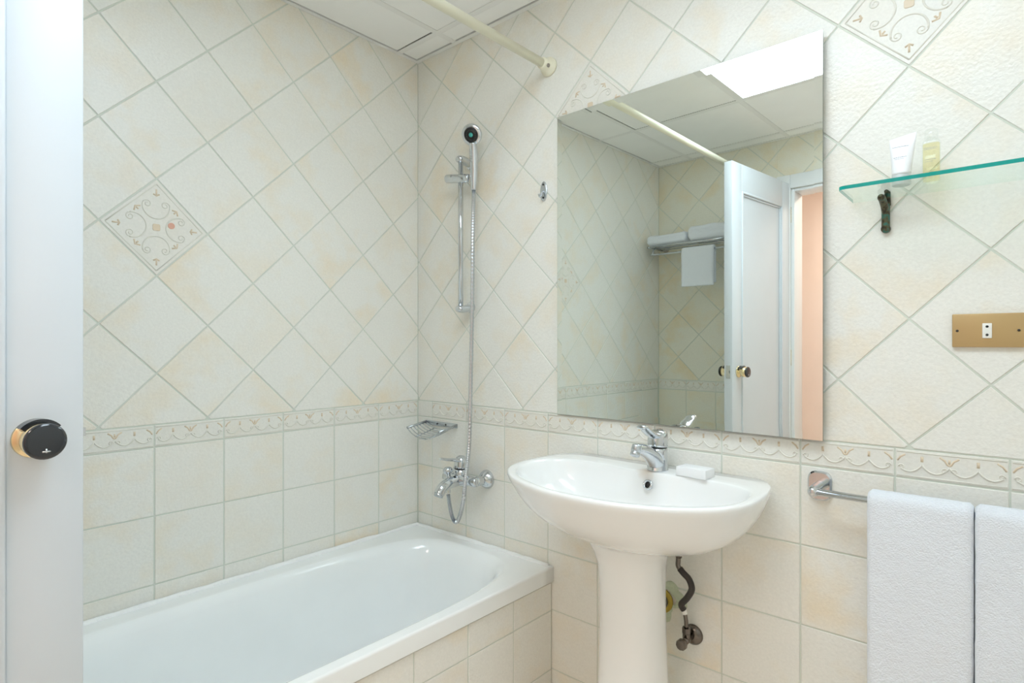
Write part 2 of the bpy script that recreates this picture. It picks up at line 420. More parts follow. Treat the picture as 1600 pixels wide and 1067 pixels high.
def tile_wall(parent, frame, sgn, regions, d_off, joints, rows, decor=(), mat='tile'):
    """regions: list of (u0,u1,z0,z1) in distance-from-corner u; local x = sgn*u"""
    x_of = lambda u: sgn * u
    def rect_clip(poly, reg):
        a, b = sorted((x_of(reg[0]), x_of(reg[1]))); return clip(poly, a, b, reg[2], reg[3])
    base = diag_poly()
    umax = max(r[1] for r in regions)
    for i in range(-1, int(umax/H)+3):
        for j in range(0, 12):
            if (i + j) % 2 == 0: continue
            cx, cy = x_of(d_off + i*H), DIAG0 + j*H
            for reg in regions:
                if reg[4] != 'diag': continue
                poly = rect_clip([(cx+x, cy+y) for x, y in base], reg)
                if not poly or area(poly) < 2e-4: continue
                full = len(poly) == 4 and area(poly) > 0.999*area(base)
                dec = (i, j) in decor
                rel = [(x-cx, y-cy) for x, y in poly]
                if dec:
                    t = put_tile(parent, frame, cx, cy, rel, 'decor_tile', M['border'], None)
                    t['label'] = 'decorated tile with raised scrollwork'
                    for me in DECOR:
                        o = bpy.data.objects.new(me.name.split('.')[0], me); COL.objects.link(o); o.parent = t
                else:
                    put_tile(parent, frame, cx, cy, rel, 'wall_tile', M[mat], 'diag'+mat if full else None)
    for reg in regions:
        if reg[4] == 'diag': continue
        for k in range(len(joints)-1):
            u0, u1 = max(joints[k], reg[0]), min(joints[k+1], reg[1])
            if u1 - u0 < 0.012: continue
            w = u1-u0-GAP; cx = x_of((u0+u1)/2)
            if reg[4] == 'border':
                hh = BAND_T-BAND_B-GAP; full = abs((u1-u0)-(joints[2]-joints[1])) < 0.004
                poly = [(-w/2, -hh/2), (w/2, -hh/2), (w/2, hh/2), (-w/2, hh/2)]
                t = put_tile(parent, frame, cx, (BAND_T+BAND_B)/2, poly, 'border_tile', M['border'], None)
                if full:
                    key = 'bord%.4f' % (joints[2]-joints[1])
                    if key not in CACHE: CACHE[key] = border_relief(joints[2]-joints[1])
                    for me in CACHE[key]:
                        o = bpy.data.objects.new(me.name.split('.')[0], me); COL.objects.link(o); o.parent = t
            else:
                for r in range(len(rows)-1):
                    z1, z0 = min(rows[r], reg[3]), max(rows[r+1], reg[2])
                    if z1 - z0 < 0.012: continue
                    hh = z1-z0-GAP
                    poly = [(-w/2, -hh/2), (w/2, -hh/2), (w/2, hh/2), (-w/2, hh/2)]
                    put_tile(parent, frame, cx, (z0+z1)/2, poly, 'wall_tile', M[mat], mat+'%.3f_%.3f' % (w, hh))

# ------------------------------------------------------------------ room shell
G = TH - 0.0012      # grout face lies this far behind the tile faces
mb = MB(); mb.box((-0.12, YC-0.12, 0), (-G, 0.12, CEIL+0.16)); wall_left = struct(mb.build('wall_left', M['grout']))
mb = MB(); mb.box((-G, G, 0), (XR, 0.12, CEIL+0.16)); wall_back = struct(mb.build('wall_back', M['grout']))
mb = MB()
mb.box((-G, YC-0.12, 0), (DOOR_X0, YC-G, CEIL+0.16)); mb.box((DOOR_X1, YC-0.12, 0), (XR, YC-G, CEIL+0.16)); mb.box((DOOR_X0, YC-0.12, DOOR_TOP), (DOOR_X1, YC-G, CEIL+0.16))
wall_front = struct(mb.build('wall_front', M['grout']))
mb = MB(); mb.box((XR, YC-0.12, 0), (XR+0.1, 0.12, CEIL+0.16)); struct(mb.build('wall_right', M['room']))

jl = [0.0]
while jl[-1] < 2.0: jl.append(jl[-1] + 0.1988)
jb = [0.0, 0.0885]
while jb[-1] < XR: jb.append(jb[-1] + 0.2015)
jf = list(jl) + [jl[-1]+0.1988*k for k in range(1, 4)]
tile_wall(wall_left, FR_LEFT, -1, [(0.0004, 1.998, BAND_T+.002, CEIL, 'diag'), (0.0004, 1.998, BAND_B, BAND_T, 'border'), (0.0004, 1.998, 0.455, BAND_B, 'low')],
          -0.016, jl, ROWS, decor=((7, 4),))
tile_wall(wall_back, FR_BACK, 1, [(0.0004, XR, BAND_T+.002, CEIL, 'diag'), (0.0004, XR, BAND_B, BAND_T, 'border'), (0.0004, XR, 0.0, BAND_B, 'low')],
          0.006, jb, ROWS, decor=((12, 7), (6, 7)))
AX0, AX1, ATOP = DOOR_X0-0.075, DOOR_X1+0.075, DOOR_TOP+0.078
tile_wall(wall_front, FR_FRONT, -1, [(0.0004, AX0, BAND_T+.002, CEIL, 'diag'), (AX1, XR, BAND_T+.002, CEIL, 'diag'), (AX0, AX1, ATOP, CEIL, 'diag'),
          (0.0004, AX0, BAND_B, BAND_T, 'border'), (AX1, XR, BAND_B, BAND_T, 'border'), (0.0004, AX0, 0.0, BAND_B, 'low'), (AX1, XR, 0.0, BAND_B, 'low')],
          0.0, jf, ROWS, mat='tile_yellow')
# the red sticker dot on the decorated tile of the left wall
for t in wall_left.children:
    if t.name.startswith('decor_tile'):
        mb = MB(); mb.prism(arc2(0.040, 0.010, 0.0092, 0, 345, 23), 0.0, 0.0018); o = mb.build('sticker_dot', M['sticker'], t, local=True); o['label'] = 'round red dot'

# floor
mb = MB(); mb.box((-0.12, -3.4, -0.10), (3.0, 0.12, -0.002)); floor = struct(mb.build('floor', M['grout']))
n = 0
for i in range(8):
    for j in range(7):
        x0, y1 = 0.74 + i*0.30, -0.004 - j*0.30
        x1, y0 = min(x0+0.297, XR-0.003), max(y1-0.297, YC-0.02)
        if x1-x0 < 0.02 or y1-y0 < 0.02: continue
        w, h = (x1-x0)/2, (y1-y0)/2
        key = 'fl%.3f_%.3f' % (w, h)
        if key not in CACHE:
            mb = MB(); mb.prism([(-w, -h), (w, -h), (w, h), (-w, h)], -0.004, 0.0, 0.001); CACHE[key] = mb.mesh('floor_tile', M['floor'])
        o = bpy.data.objects.new('floor_tile', CACHE[key]); COL.objects.link(o); o.parent = floor; o.location = ((x0+x1)/2, (y0+y1)/2, 0.0)

# ceiling: slab coloured near black as the void's shade, exposed grid, lay-in panels
mb = MB(); mb.box((-0.12, YC-0.12, CEIL+0.05), (XR+0.1, 0.12, CEIL+0.16)); ceiling = struct(mb.build('ceiling', M['plenum']))
GX = [0.0, 0.244, 0.836, 1.428, 2.020, XR]; GY = [0.0, -0.108, -0.702, -1.296, -1.890, YC]
BW = 0.012
for x in GX[1:-1]:
    for y0_, y1_ in (((YC+0.001, GY[3]-BW), (GY[2]+BW, -0.001)) if x == GX[3] else ((YC+0.001, -0.001),)):
        mb = MB(); mb.box((x-BW, y0_, CEIL), (x+BW, y1_, CEIL+0.0035)); mb.build('grid_bar', M['grid'], ceiling)
for y in GY[1:-1]:
    for a, b in zip(GX[:-1], GX[1:]):
        mb = MB(); mb.box((a+BW, y-BW, CEIL+0.0002), (b-BW, y+BW, CEIL+0.0035)); mb.build('grid_bar', M['grid'], ceiling)
for lo, hi in (((0.0005, YC, CEIL-0.001), (0.017, -0.0005, CEIL+0.02)), ((XR-0.017, YC, CEIL-0.001), (XR-0.0005, -0.0005, CEIL+0.02)),
               ((0.017, -0.019, CEIL-0.001), (XR-0.017, -0.0005, CEIL+0.02)), ((0.017, YC+0.0005, CEIL-0.001), (XR-0.017, YC+0.019, CEIL+0.02))):
    mb = MB(); mb.box(lo, hi); mb.build('edge_trim', M['grid'], ceiling)
rc = random.Random(11)
WIDE = {(0, 0): (0, 3), (0, 1): (0, 3), (1, 0): (3,), (2, 0): (3,), (1, 1): (), (0, 2): (0,), (1, 2): (0, 2), (0, 3): (0, 2), (1, 3): (2,), (0, 4): (2, 0), (1, 4): (2,), (2, 4): (2,), (3, 4): (2, 0), (2, 3): (2,), (3, 3): (2,)}
LIGHT_CELLS = ((2, 2), (3, 2))
for i in range(5):
    for j in range(5):
        if (i, j) in LIGHT_CELLS: continue
        a, b = GX[i], GX[i+1]; c, d = GY[j+1], GY[j]
        a += 0.017 if i == 0 else BW; b -= 0.017 if i == 4 else BW; c += 0.019 if j == 4 else BW; d -= 0.019 if j == 0 else BW
        g = [0.007 if k in WIDE.get((i, j), ()) else rc.choice((0.0006, 0.0009, 0.0012)) for k in range(4)]   # left, right, room side, basin-wall side
        a += g[0]; b -= g[1]; c += g[2]; d -= g[3]
        z = CEIL + 0.0002 + rc.uniform(0, 0.0007)
        mb = MB(); mb.box((a, c, z), (b, d, z+0.004)); mb.build('ceiling_panel', M['ceil'], ceiling)

# ceiling light in its cell
lx0, lx1, ly0, ly1 = GX[2]+BW, GX[4]-BW, GY[3]+BW, GY[2]-BW
t = thing('ceiling_light', 'bright white recessed ceiling light panel seen at the top of the mirror', 'light', ((lx0+lx1)/2, (ly0+ly1)/2, CEIL))
mb = MB(); e = 0.014
mb.box((lx0+.001, ly0+.001, CEIL-0.003), (lx0+e, ly1-.001, CEIL+0.03)); mb.box((lx1-e, ly0+.001, CEIL-0.003), (lx1-.001, ly1-.001, CEIL+0.03))
mb.box((lx0+e, ly0+.001, CEIL-0.003), (lx1-e, ly0+e, CEIL+0.03)); mb.box((lx0+e, ly1-e, CEIL-0.003), (lx1-e, ly1-.001, CEIL+0.03))
mb.build('light_frame', M['grid'], t)
mb = MB(); mb.box((lx0+e, ly0+e, CEIL+0.002), (lx1-e, ly1-e, CEIL+0.006)); mb.build('diffuser', M['emit'], t)

# door frame, corridor
mb = MB()
mb.box((AX0, YC-0.001, 0), (DOOR_X0, YC+0.016, ATOP)); mb.box((DOOR_X1, YC-0.001, 0), (AX1, YC+0.016, ATOP)); mb.box((DOOR_X0, YC-0.001, DOOR_TOP), (DOOR_X1, YC+0.016, ATOP))
trim1 = struct(mb.build('trim_1', M['frame'])); bevel(trim1, 0.004)
mb = MB()
mb.box((DOOR_X0-0.001, YC-0.14, 0), (DOOR_X0+0.018, YC-0.002, DOOR_TOP)); mb.box((DOOR_X1-0.018, YC-0.14, 0), (DOOR_X1+0.001, YC-0.002, DOOR_TOP)); mb.box((DOOR_X0+0.018, YC-0.14, DOOR_TOP-0.018), (DOOR_X1-0.018, YC-0.002, DOOR_TOP+0.001))
trim2 = struct(mb.build('trim_2', M['frame'])); bevel(trim2, 0.003)
mb = MB(); mb.box((-0.1, -3.4, 0), (3.0, -3.3, 2.5)); struct(mb.build('wall_corridor', M['peach']))
mb = MB(); mb.box((-0.1, -3.3, 0), (0.0, YC-0.12, 2.5)); struct(mb.build('wall_corridor.001', M['peach']))
mb = MB(); mb.box((2.9, -3.3, 0), (3.0, YC-0.12, 2.5)); struct(mb.build('wall_corridor.002', M['peach']))
mb = MB(); mb.box((-0.1, -3.4, 2.42), (3.0, YC-0.12, 2.5)); struct(mb.build('ceiling.001', M['ceil']))
mb = MB(); mb.box((-0.0, YC-0.125, 0.0), (DOOR_X0-0.08, YC-0.12, 2.42)); mb.box((DOOR_X1+0.08, YC-0.125, 0.0), (2.9, YC-0.12, 2.42)); mb.box((DOOR_X0-0.08, YC-0.125, DOOR_TOP+0.08), (DOOR_X1+0.08, YC-0.12, 2.42)); struct(mb.build('wall_corridor.003', M['peach']))

# ------------------------------------------------------------------ door leaf, opened into the room
HX, HY = 0.842, -1.995                       # hinge corner of the +x face
EX, EY = 0.781, -1.3365                      # free-edge corner of the +x face
DT, DH = 0.044, 2.142
dd = Vector((EX-HX, EY-HY, 0)); DL = dd.length; dd.normalize(); dn = Vector((dd.y, -dd.x, 0))   # dn points to +x
door = bpy.data.objects.new('door_1', None); COL.objects.link(door); door.location = (HX, HY, 0.0); struct(door)
door.rotation_euler = (0, 0, math.atan2(dd.y, dd.x))          # local x along the leaf, local -y = +x face
door['label'] = 'white panelled bathroom door standing open at left'
def dpart(mb, name, mat, parent=door): return mb.build(name, mat, parent, local=True)
# leaf: stiles and rails round one recessed panel on both faces
SW, z0, z1, rec = 0.098, 0.012, DH, 0.011
px0, px1, pz0, pz1 = SW, DL-SW, 0.30, 2.005
mb = MB()
mb.box((0, 0, z0), (SW, DT, z1)); mb.box((px1, 0, z0), (DL, DT, z1)); mb.box((SW, 0, z0), (px1, DT, pz0)); mb.box((SW, 0, pz1), (px1, DT, z1))
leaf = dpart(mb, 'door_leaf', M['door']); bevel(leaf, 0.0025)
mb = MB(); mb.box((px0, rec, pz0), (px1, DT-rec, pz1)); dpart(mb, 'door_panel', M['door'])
for side in (0, 1):
    mb = MB()
    for k, (ins, prj, wd) in enumerate(((0.0, 0.0045, 0.012), (0.012, -0.004, 0.010))):
        q0, q1, r0, r1 = px0+ins, px1-ins, pz0+ins, pz1-ins
        ya, yb = (-prj, rec) if side == 0 else (DT-rec, DT+prj)
        mb.box((q0, ya, r0), (q0+wd, yb, r1)); mb.box((q1-wd, ya, r0), (q1, yb, r1)); mb.box((q0+wd, ya, r0), (q1-wd, yb, r0+wd)); mb.box((q0+wd, ya, r1-wd), (q1-wd, yb, r1))
    o = dpart(mb, 'panel_moulding', M['door']); bevel(o, 0.003)
kz, kx = 1.083, DL-0.0635
def knob(sg, y):
    ax = Vector((0, sg, 0)); O = Vector((kx, y, kz))
    mb = MB(); mb.lathe([(0.0290, 0), (0.0290, 0.003), (0.028, 0.005), (0.018, 0.007), (0.015, 0.010), (0.015, 0.014), (0.021, 0.017), (0.0242, 0.020), (0.0250, 0.026), (0.0250, 0.046)], O, ax, 36)
    k = dpart(mb, 'door_knob', M['brass']); k['label'] = 'round brass knob with dark cap'
    mb = MB(); mb.lathe([(0.0255, 0.0445), (0.0267, 0.047), (0.0267, 0.050), (0.0252, 0.0525), (0.021, 0.0535), (0.0, 0.0540)], O, ax, 36, cap1=False)
    c = dpart(mb, 'knob_cap', M['darkcap'], k)
    mb = MB()
    rr = []
    for i in range(15):
        a = math.radians(38 + 104*i/14); ca, sa = math.cos(a), math.sin(a)
        rr.append([O + ax*h + Vector((ca*r, 0, sa*r)) for r, h in ((0.0240, 0.010), (0.0315, 0.010), (0.0315, 0.030), (0.0252, 0.030))])
    mb.rings(rr, True, True, True, False); dpart(mb, 'knob_arc', M['darkcap'], k)  # dark arc-shaped piece over the top of the knob
    mb = MB(); mb.tube([O + ax*0.0535 + Vector((-0.005, 0, -0.0145)), O + ax*0.0538 + Vector((0.005, 0, -0.0145))], 0.0014, 8); mb.tube([O + ax*0.0535 + Vector((0.0, 0, -0.0105)), O + ax*0.0538 + Vector((0.0, 0, -0.0165))], 0.0013, 8)
    dpart(mb, 'keyway', M['satin'], k)
knob(-1, 0.0); knob(1, DT)
mb = MB(); mb.box((DL-0.001, 0.010, kz-0.033), (DL+0.0018, DT-0.012, kz+0.033)); lp = dpart(mb, 'latch_plate', M['chrome'])
mb = MB(); mb.box((DL, 0.014, kz-0.006), (DL+0.007, 0.027, kz+0.007)); dpart(mb, 'latch_bolt', M['chrome'], lp)
for z in (0.25, 1.1, 1.92):
    mb = MB(); mb.lathe([(0.006, 0), (0.006, 0.09)], (-0.006, 0.002, z), (0, 0, 1), 12); dpart(mb, 'hinge', M['brass'])

# ------------------------------------------------------------------ bathtub and its tiled front
TX, TL, TZ = 0.720, 1.70, 0.468
tub = thing('bathtub', 'white enamel bathtub set into the tiled corner under the shower', 'bathtub', (0.36, -0.85, 0.0))
NA = 120
def ray_rect(x0, x1, y0, y1, cx, cy, r=0.012):
    out = []
    for k in range(NA):
        a = 2*PI*k/NA; c, s_ = math.cos(a), math.sin(a)
        tx = ((x1-cx) if c > 0 else (x0-cx))/c if abs(c) > 1e-9 else 1e9
        ty = ((y1-cy) if s_ > 0 else (y0-cy))/s_ if abs(s_) > 1e-9 else 1e9
        t_ = min(tx, ty); out.append((cx+c*t_, cy+s_*t_))
    return out
def ray_super(cx, cy, a, b, n, ox, oy):
    out = []
    for k in range(NA):
        th = 2*PI*k/NA; c, s_ = math.cos(th), math.sin(th)
        lo, hi = 0, 3
        for _ in range(40):
            m = (lo+hi)/2; x, y = ox+c*m-cx, oy+s_*m-cy
            if (abs(x)/a)**n + (abs(y)/b)**n < 1: lo = m
            else: hi = m
        out.append((ox+c*lo, oy+s_*lo))
    return out
OX, OY = 0.38, -0.83
def shift_corners(pts): return pts
R = []
def zr(p, z): return [(x, y, z) for x, y in p]
e0 = ray_rect(0.002, TX-0.004, -TL, -0.002, OX, OY)
# snap the ring points nearest the four corners onto them
def snap(p, x0, x1, y0, y1):
    for cx, cy in ((x0, y0), (x1, y0), (x1, y1), (x0, y1)):
        i = min(range(NA), key=lambda k: (p[k][0]-cx)**2 + (p[k][1]-cy)**2); p[i] = (cx, cy)
    return p
e1 = snap(ray_rect(0.002, TX, -TL, -0.002, OX, OY), 0.002, TX, -TL, -0.002)
e2 = snap(ray_rect(0.004, TX-0.004, -TL+0.003, -0.004, OX, OY), 0.004, TX-0.004, -TL+0.003, -0.004)
R.append(zr(snap(ray_rect(0.006, TX-0.006, -TL+.004, -0.006, OX, OY), 0.006, TX-0.006, -TL+.004, -0.006), 0.417))
R.append(zr(e1, 0.4165)); R.append(zr(e1, 0.4185)); R.append(zr(e1, 0.4600)); R.append(zr(e1, 0.4640)); R.append(zr([((a[0]+b[0])/2+0.0008*0, (a[1]+b[1])/2) for a, b in zip(e1, e2)], 0.4668)); R.append(zr(e2, 0.468))
sup0 = ray_super(0.382, -0.845, 0.300, 0.785, 4.2, OX, OY)
for f_, z_ in ((0.10, 0.4680), (0.45, 0.4679), (0.80, 0.4677), (0.95, 0.4675)): R.append([(a[0]+(b[0]-a[0])*f_, a[1]+(b[1]-a[1])*f_, z_) for a, b in zip(e2, sup0)])
for cx, a, b, n_, cy, z in ((0.382, 0.300, 0.785, 4.2, -0.845, 0.4672), (0.382, 0.297, 0.782, 4.2, -0.845, 0.4662), (0.382, 0.293, 0.777, 4.1, -0.845, 0.4630), (0.382, 0.286, 0.768, 4.0, -0.845, 0.456), (0.382, 0.278, 0.755, 3.9, -0.845, 0.438),
                        (0.380, 0.268, 0.737, 3.7, -0.84, 0.39), (0.378, 0.258, 0.715, 3.5, -0.83, 0.32), (0.376, 0.246, 0.690, 3.3, -0.82, 0.24), (0.375, 0.228, 0.655, 3.1, -0.81, 0.17), (0.375, 0.200, 0.61, 3.0, -0.80, 0.128), (0.375, 0.15, 0.52, 2.8, -0.79, 0.108), (0.375, 0.06, 0.25, 2.4, -0.78, 0.102)):
    R.append(zr(ray_super(cx, cy, a, b, n_, OX if z > 0.2 else 0.375, OY if z > 0.2 else -0.79), z))
mb = MB(); mb.rings(R, True, False, True, True); shell = mb.build('tub_shell', M['tub'], tub)
mb = MB(); mb.lathe([(0.030, 0), (0.030, 0.002), (0.024, 0.004), (0.0, 0.003)], (0.375, -0.28, 0.1085), (0, 0, 1), 24, cap1=False); mb.build('drain', M['chrome'], tub)
mb = MB(); mb.lathe([(0.030, 0), (0.030, 0.004), (0.026, 0.007), (0, 0.007)], (0.375, -0.098, 0.355), (0, -1, 0.22), 24, cap1=False); mb.build('overflow', M['chrome'], tub)
# sealant bead along the two tiled walls
mb = MB(); rs = random.Random(3)
path = [(0.0135, -1.69+0.04*k, TZ-0.002) for k in range(42)] + [(0.015, -0.017, TZ-0.002)] + [(0.014+0.03*k, -0.0135, TZ-0.002) for k in range(1, 24)]
mb.tube(path, [0.0112 + rs.uniform(-0.0022, 0.0018) for _ in path], 8); mb.build('sealant_bead', M['seal'], tub)
# tiled front of the bath (a low wall) and ledge at its far end
mb = MB(); mb.box((0.692, -TL, 0), (0.710, -0.002, 0.410)); mb.box((0.002, YC+0.002, 0), (0.710, -TL-0.004, 0.44)); bf = struct(mb.build('wall_bath_front', M['grout']))
FR_BATH = Matrix(((0, 0, 1, 0.7122), (1, 0, 0, 0), (0, 1, 0, 0), (0, 0, 0, 1)))
jbf = [0.0]
while jbf[-1] < 2.0: jbf.append(jbf[-1] + 0.2005)
zb = [0.4125, 0.3155, 0.114, 0.0]
for k in range(len(jbf)-1):
    u0, u1 = jbf[k]+(0.003 if k == 0 else 0), min(jbf[k+1], 1.995)
    for r in range(3):
        w, hh = u1-u0-GAP, zb[r]-zb[r+1]-GAP
        if w < 0.02: continue
        put_tile(bf, FR_BATH, -(u0+u1)/2, (zb[r]+zb[r+1])/2, [(-w/2, -hh/2), (w/2, -hh/2), (w/2, hh/2), (-w/2, hh/2)], 'wall_tile', M['tile'], 'sq%.3f_%.3f' % (w, hh))

# ------------------------------------------------------------------ wash basin on its pedestal
BX = 1.1215
half = [(0.0, -0.475), (0.06, -0.4725), (0.12, -0.461), (0.19, -0.436), (0.253, -0.399), (0.309, -0.345), (0.337, -0.285), (0.348, -0.215), (0.3425, -0.130), (0.328, -0.066), (0.302, -0.024), (0.270, -0.006), (0.22, -0.003), (0.11, -0.003), (0.0, -0.003)]
loop = [(BX+x, y, 0) for x, y in half] + [(BX-x, y, 0) for x, y in reversed(half[1:-1])]
OUT = [(p.x, p.y) for p in crom(loop, 5, True)]
halfi = [(0.0, -0.452), (0.06, -0.449), (0.12, -0.437), (0.185, -0.411), (0.245, -0.375), (0.292, -0.325), (0.317, -0.272), (0.322, -0.215), (0.310, -0.160), (0.280, -0.126), (0.235, -0.108), (0.18, -0.102), (0.12, -0.104), (0.06, -0.111), (0.0, -0.114)]
halfi[-2] = (0.06, -0.112)
INN = [(p.x, p.y) for p in crom([(BX+x, y, 0) for x, y in halfi] + [(BX-x, y, 0) for x, y in reversed(halfi[1:-1])], 5, True)]
def scl(pts, s_, cy, z, sx=None): return [(BX+(x-BX)*(sx or s_), cy+(y-cy)*s_, z) for x, y in pts]
basin = thing('pedestal_basin', 'white ceramic wash basin on a full pedestal below the mirror', 'sink', (BX, -0.2, 0.0))
R = []
for s_, cy, z in ((0.26, -0.155, 0.691), (0.36, -0.15, 0.693), (0.47, -0.13, 0.699), (0.60, -0.10, 0.711), (0.72, -0.075, 0.730), (0.82, -0.05, 0.755), (0.893, -0.03, 0.784), (0.943, -0.012, 0.813), (0.974, -0.006, 0.837), (0.990, -0.004, 0.850), (0.998, -0.004, 0.860), (0.9985, -0.004, 0.8655), (0.994, -0.004, 0.8695), (0.986, -0.006, 0.8705)):
    R.append(scl(OUT, s_, cy, z))
def lerp(a, b, t_, z): return [(p[0]+(q[0]-p[0])*t_, p[1]+(q[1]-p[1])*t_, z) for p, q in zip(a, b)]
o986 = [(x, y) for x, y, _ in R[-1]]
R.append(lerp(o986, INN, 0.4, 0.8704)); R.append(lerp(o986, INN, 0.75, 0.8700)); R.append(lerp(o986, INN, 0.92, 0.8690)); R.append(scl(INN, 0.999, -0.26, 0.8676)); R.append(scl(INN, 0.992, -0.255, 0.8650)); R.append(scl(INN, 0.984, -0.25, 0.8610))
for s_, z in ((0.974, 0.8535), (0.948, 0.834), (0.915, 0.814), (0.865, 0.792), (0.78, 0.769), (0.64, 0.754), (0.45, 0.744), (0.22, 0.739), (0.07, 0.737)): R.append(scl(INN, s_, -0.245, z))
mb = MB(); mb.rings(R, True, True, True, True); bowl = mb.build('bowl', M['ceramic'], basin)
# pedestal column: rounded front, flatter back
def ped_ring(hw, yf, yb, z):
    out = []
    for k in range(40):
        a = 2*PI*k/40; c, s_ = math.cos(a), math.sin(a); m_ = (yf+yb)/2; hd = (yb-yf)/2
        x = hw*math.copysign(abs(c)**0.85, c); y = m_ + hd*math.copysign(abs(s_)**(0.95 if s_ < 0 else 0.6), s_)
        out.append((1.1155+x, y, z))
    return out
mb = MB()
mb.rings([ped_ring(*q) for q in ((0.116, -0.272, -0.07, 0.0), (0.116, -0.272, -0.07, 0.02), (0.107, -0.262, -0.078, 0.08), (0.098, -0.254, -0.085, 0.20), (0.091, -0.250, -0.092, 0.34), (0.087, -0.248, -0.096, 0.48), (0.0865, -0.252, -0.096, 0.57), (0.089, -0.262, -0.092, 0.63), (0.097, -0.278, -0.088, 0.665), (0.108, -0.292, -0.082, 0.690), (0.114, -0.296, -0.08, 0.703))], True, True, True, True)
mb.build('pedestal', M['ceramic'], basin)
mb = MB(); mb.lathe([(0.0145, -0.003), (0.0145, 0.003), (0.0125, 0.0045), (0.0095, 0.004), (0.0085, -0.002), (0, -0.002)], (1.142, -0.1285, 0.836), (-0.05, -0.90, 0.36), 24, cap1=False); ov = mb.build('overflow_ring', M['chrome'], basin)
mb = MB(); mb.lathe([(0.0086, 0.0), (0.0086, 0.0012), (0, 0.0012)], (1.142, -0.1285, 0.836), (-0.05, -0.90, 0.36), 20, cap1=False); mb.build('overflow_hole', M['black'], ov)
mb = MB(); mb.lathe([(0.026, 0), (0.026, 0.003), (0.02, 0.005), (0, 0.004)], (BX, -0.245, 0.736), (0, 0, 1), 24, cap1=False); mb.build('drain', M['chrome'], basin)

# basin mixer tap
FX, FY, FZ = 1.145, -0.078, 0.8695
tap = thing('basin_tap', 'chrome single lever basin tap standing on the basin ledge', 'tap', (FX, FY, FZ))
mb = MB()
rings = []
for r, fy, z in ((0.0300, 0.0, 0.0), (0.0300, 0, 0.003), (0.0288, 0.0, 0.005), (0.0280, 0, 0.03), (0.0276, 0, 0.055), (0.0276, 0, 0.0635)):
    rings.append([(FX+r*math.cos(2*PI*k/32), FY+r*math.sin(2*PI*k/32), FZ+z) for k in range(32)])
mb.rings(rings); body = mb.build('tap_body', M['chrome'], tap)
mb = MB()
sp = crom([(FX, FY-0.004, FZ+0.018), (FX, FY-0.024, FZ+0.036), (FX, FY-0.055, FZ+0.055), (FX, FY-0.092, FZ+0.070), (FX, FY-0.120, FZ+0.076)], 6)
mb.tube(sp, [0.0245 - 0.0115*i/(len(sp)-1) for i in range(len(sp))], 20, up=(1, 0, 0), flat=1.1); mb.build('spout', M['chrome'], tap)
mb = MB(); mb.lathe([(0.0125, -0.004), (0.0132, 0.0), (0.0132, 0.012), (0.0115, 0.013), (0.0115, 0.016), (0.0128, 0.017), (0.0128, 0.025), (0.0105, 0.026), (0, 0.0245)], (FX, FY-0.118, FZ+0.0805), (0, -0.45, -0.89), 24, cap1=False); mb.build('aerator', M['satin'], tap)
mb = MB(); mb.lathe([(0.0266, 0), (0.0266, 0.003)], (FX, FY, FZ+0.0633), (0, 0, 1), 32); mb.build('black_ring', M['black'], tap)
mb = MB(); mb.lathe([(0.0280, 0.0), (0.0286, 0.004), (0.0286, 0.026), (0.0276, 0.036), (0.023, 0.043), (0.013, 0.0465), (0, 0.047)], (FX, FY, FZ+0.0665), (0, 0.06, 1), 32, cap1=False); cap = mb.build('lever_cap', M['chrome'], tap)
mb = MB(); lv = crom([(FX, FY-0.012, FZ+0.098), (FX, FY-0.034, FZ+0.103), (FX, FY-0.060, FZ+0.116), (FX, FY-0.082, FZ+0.129), (FX, FY-0.097, FZ+0.131)], 6)
mb.tube(lv, [0.0225, *[0.0225-0.0095*i/(len(lv)-2) for i in range(1, len(lv)-1)], 0.008], 18, up=(0, 0, 1), flat=0.46); mb.build('lever', M['chrome'], cap)
mb = MB(); mb.lathe([(0.0085, 0), (0.0085, 0.0015), (0.006, 0.002), (0, 0.0018)], (FX+0.004, FY+0.006, FZ+0.1132), (0, 0.06, 1), 20, cap1=False); mb.build('lever_disc', M['dullsteel'], cap)

# soap carton
mb = MB(); mb.box((-0.0425, -0.0265, 0), (0.0425, 0.0265, 0.024)); o = mb.build('soap_box', M['box'], None, local=True); bevel(o, 0.0012)
o.location = (1.259, -0.084, 0.8702); o.rotation_euler = (0, 0, -0.06)
tag(o, 'small white soap carton lying on the basin ledge right of the tap', 'soap')

# ------------------------------------------------------------------ mirror
mir = thing('wall_mirror', 'large frameless mirror on the tiled wall above the basin', 'mirror', (1.147, -0.012, 0.99))
MA = -0.0203
def mpt(u, w, out): # u along the mirror from its centre line, w height, out from the silvered plane
    c, s_ = math.cos(MA), math.sin(MA); return (1.147 + c*u + s_*out*1.0, -0.0152 + s_*u - c*out, w)
u0, u1, w0, w1, bv = -0.408, 0.409, 0.9895, 1.9915, 0.0195
ring0 = [mpt(u0, w0, -0.005), mpt(u1, w0, -0.005), mpt(u1, w1, -0.005), mpt(u0, w1, -0.005)]
dr = 0.00024
ring1 = [mpt(u0, w0, -dr), mpt(u1, w0, -dr), mpt(u1, w1, -dr), mpt(u0, w1, -dr)]
ring2 = [mpt(u0+bv, w0+bv, 0), mpt(u1-bv, w0+bv, 0), mpt(u1-bv, w1-bv, 0), mpt(u0+bv, w1-bv, 0)]
mb = MB(); mb.rings([ring1, ring2], True, False, True, False); mb.build('mirror_face', M['mirror'], mir)
mb = MB(); mb.rings([ring0, ring1], True, True, False, False); mb.build('mirror_edge', M['mirror_edge'], mir)

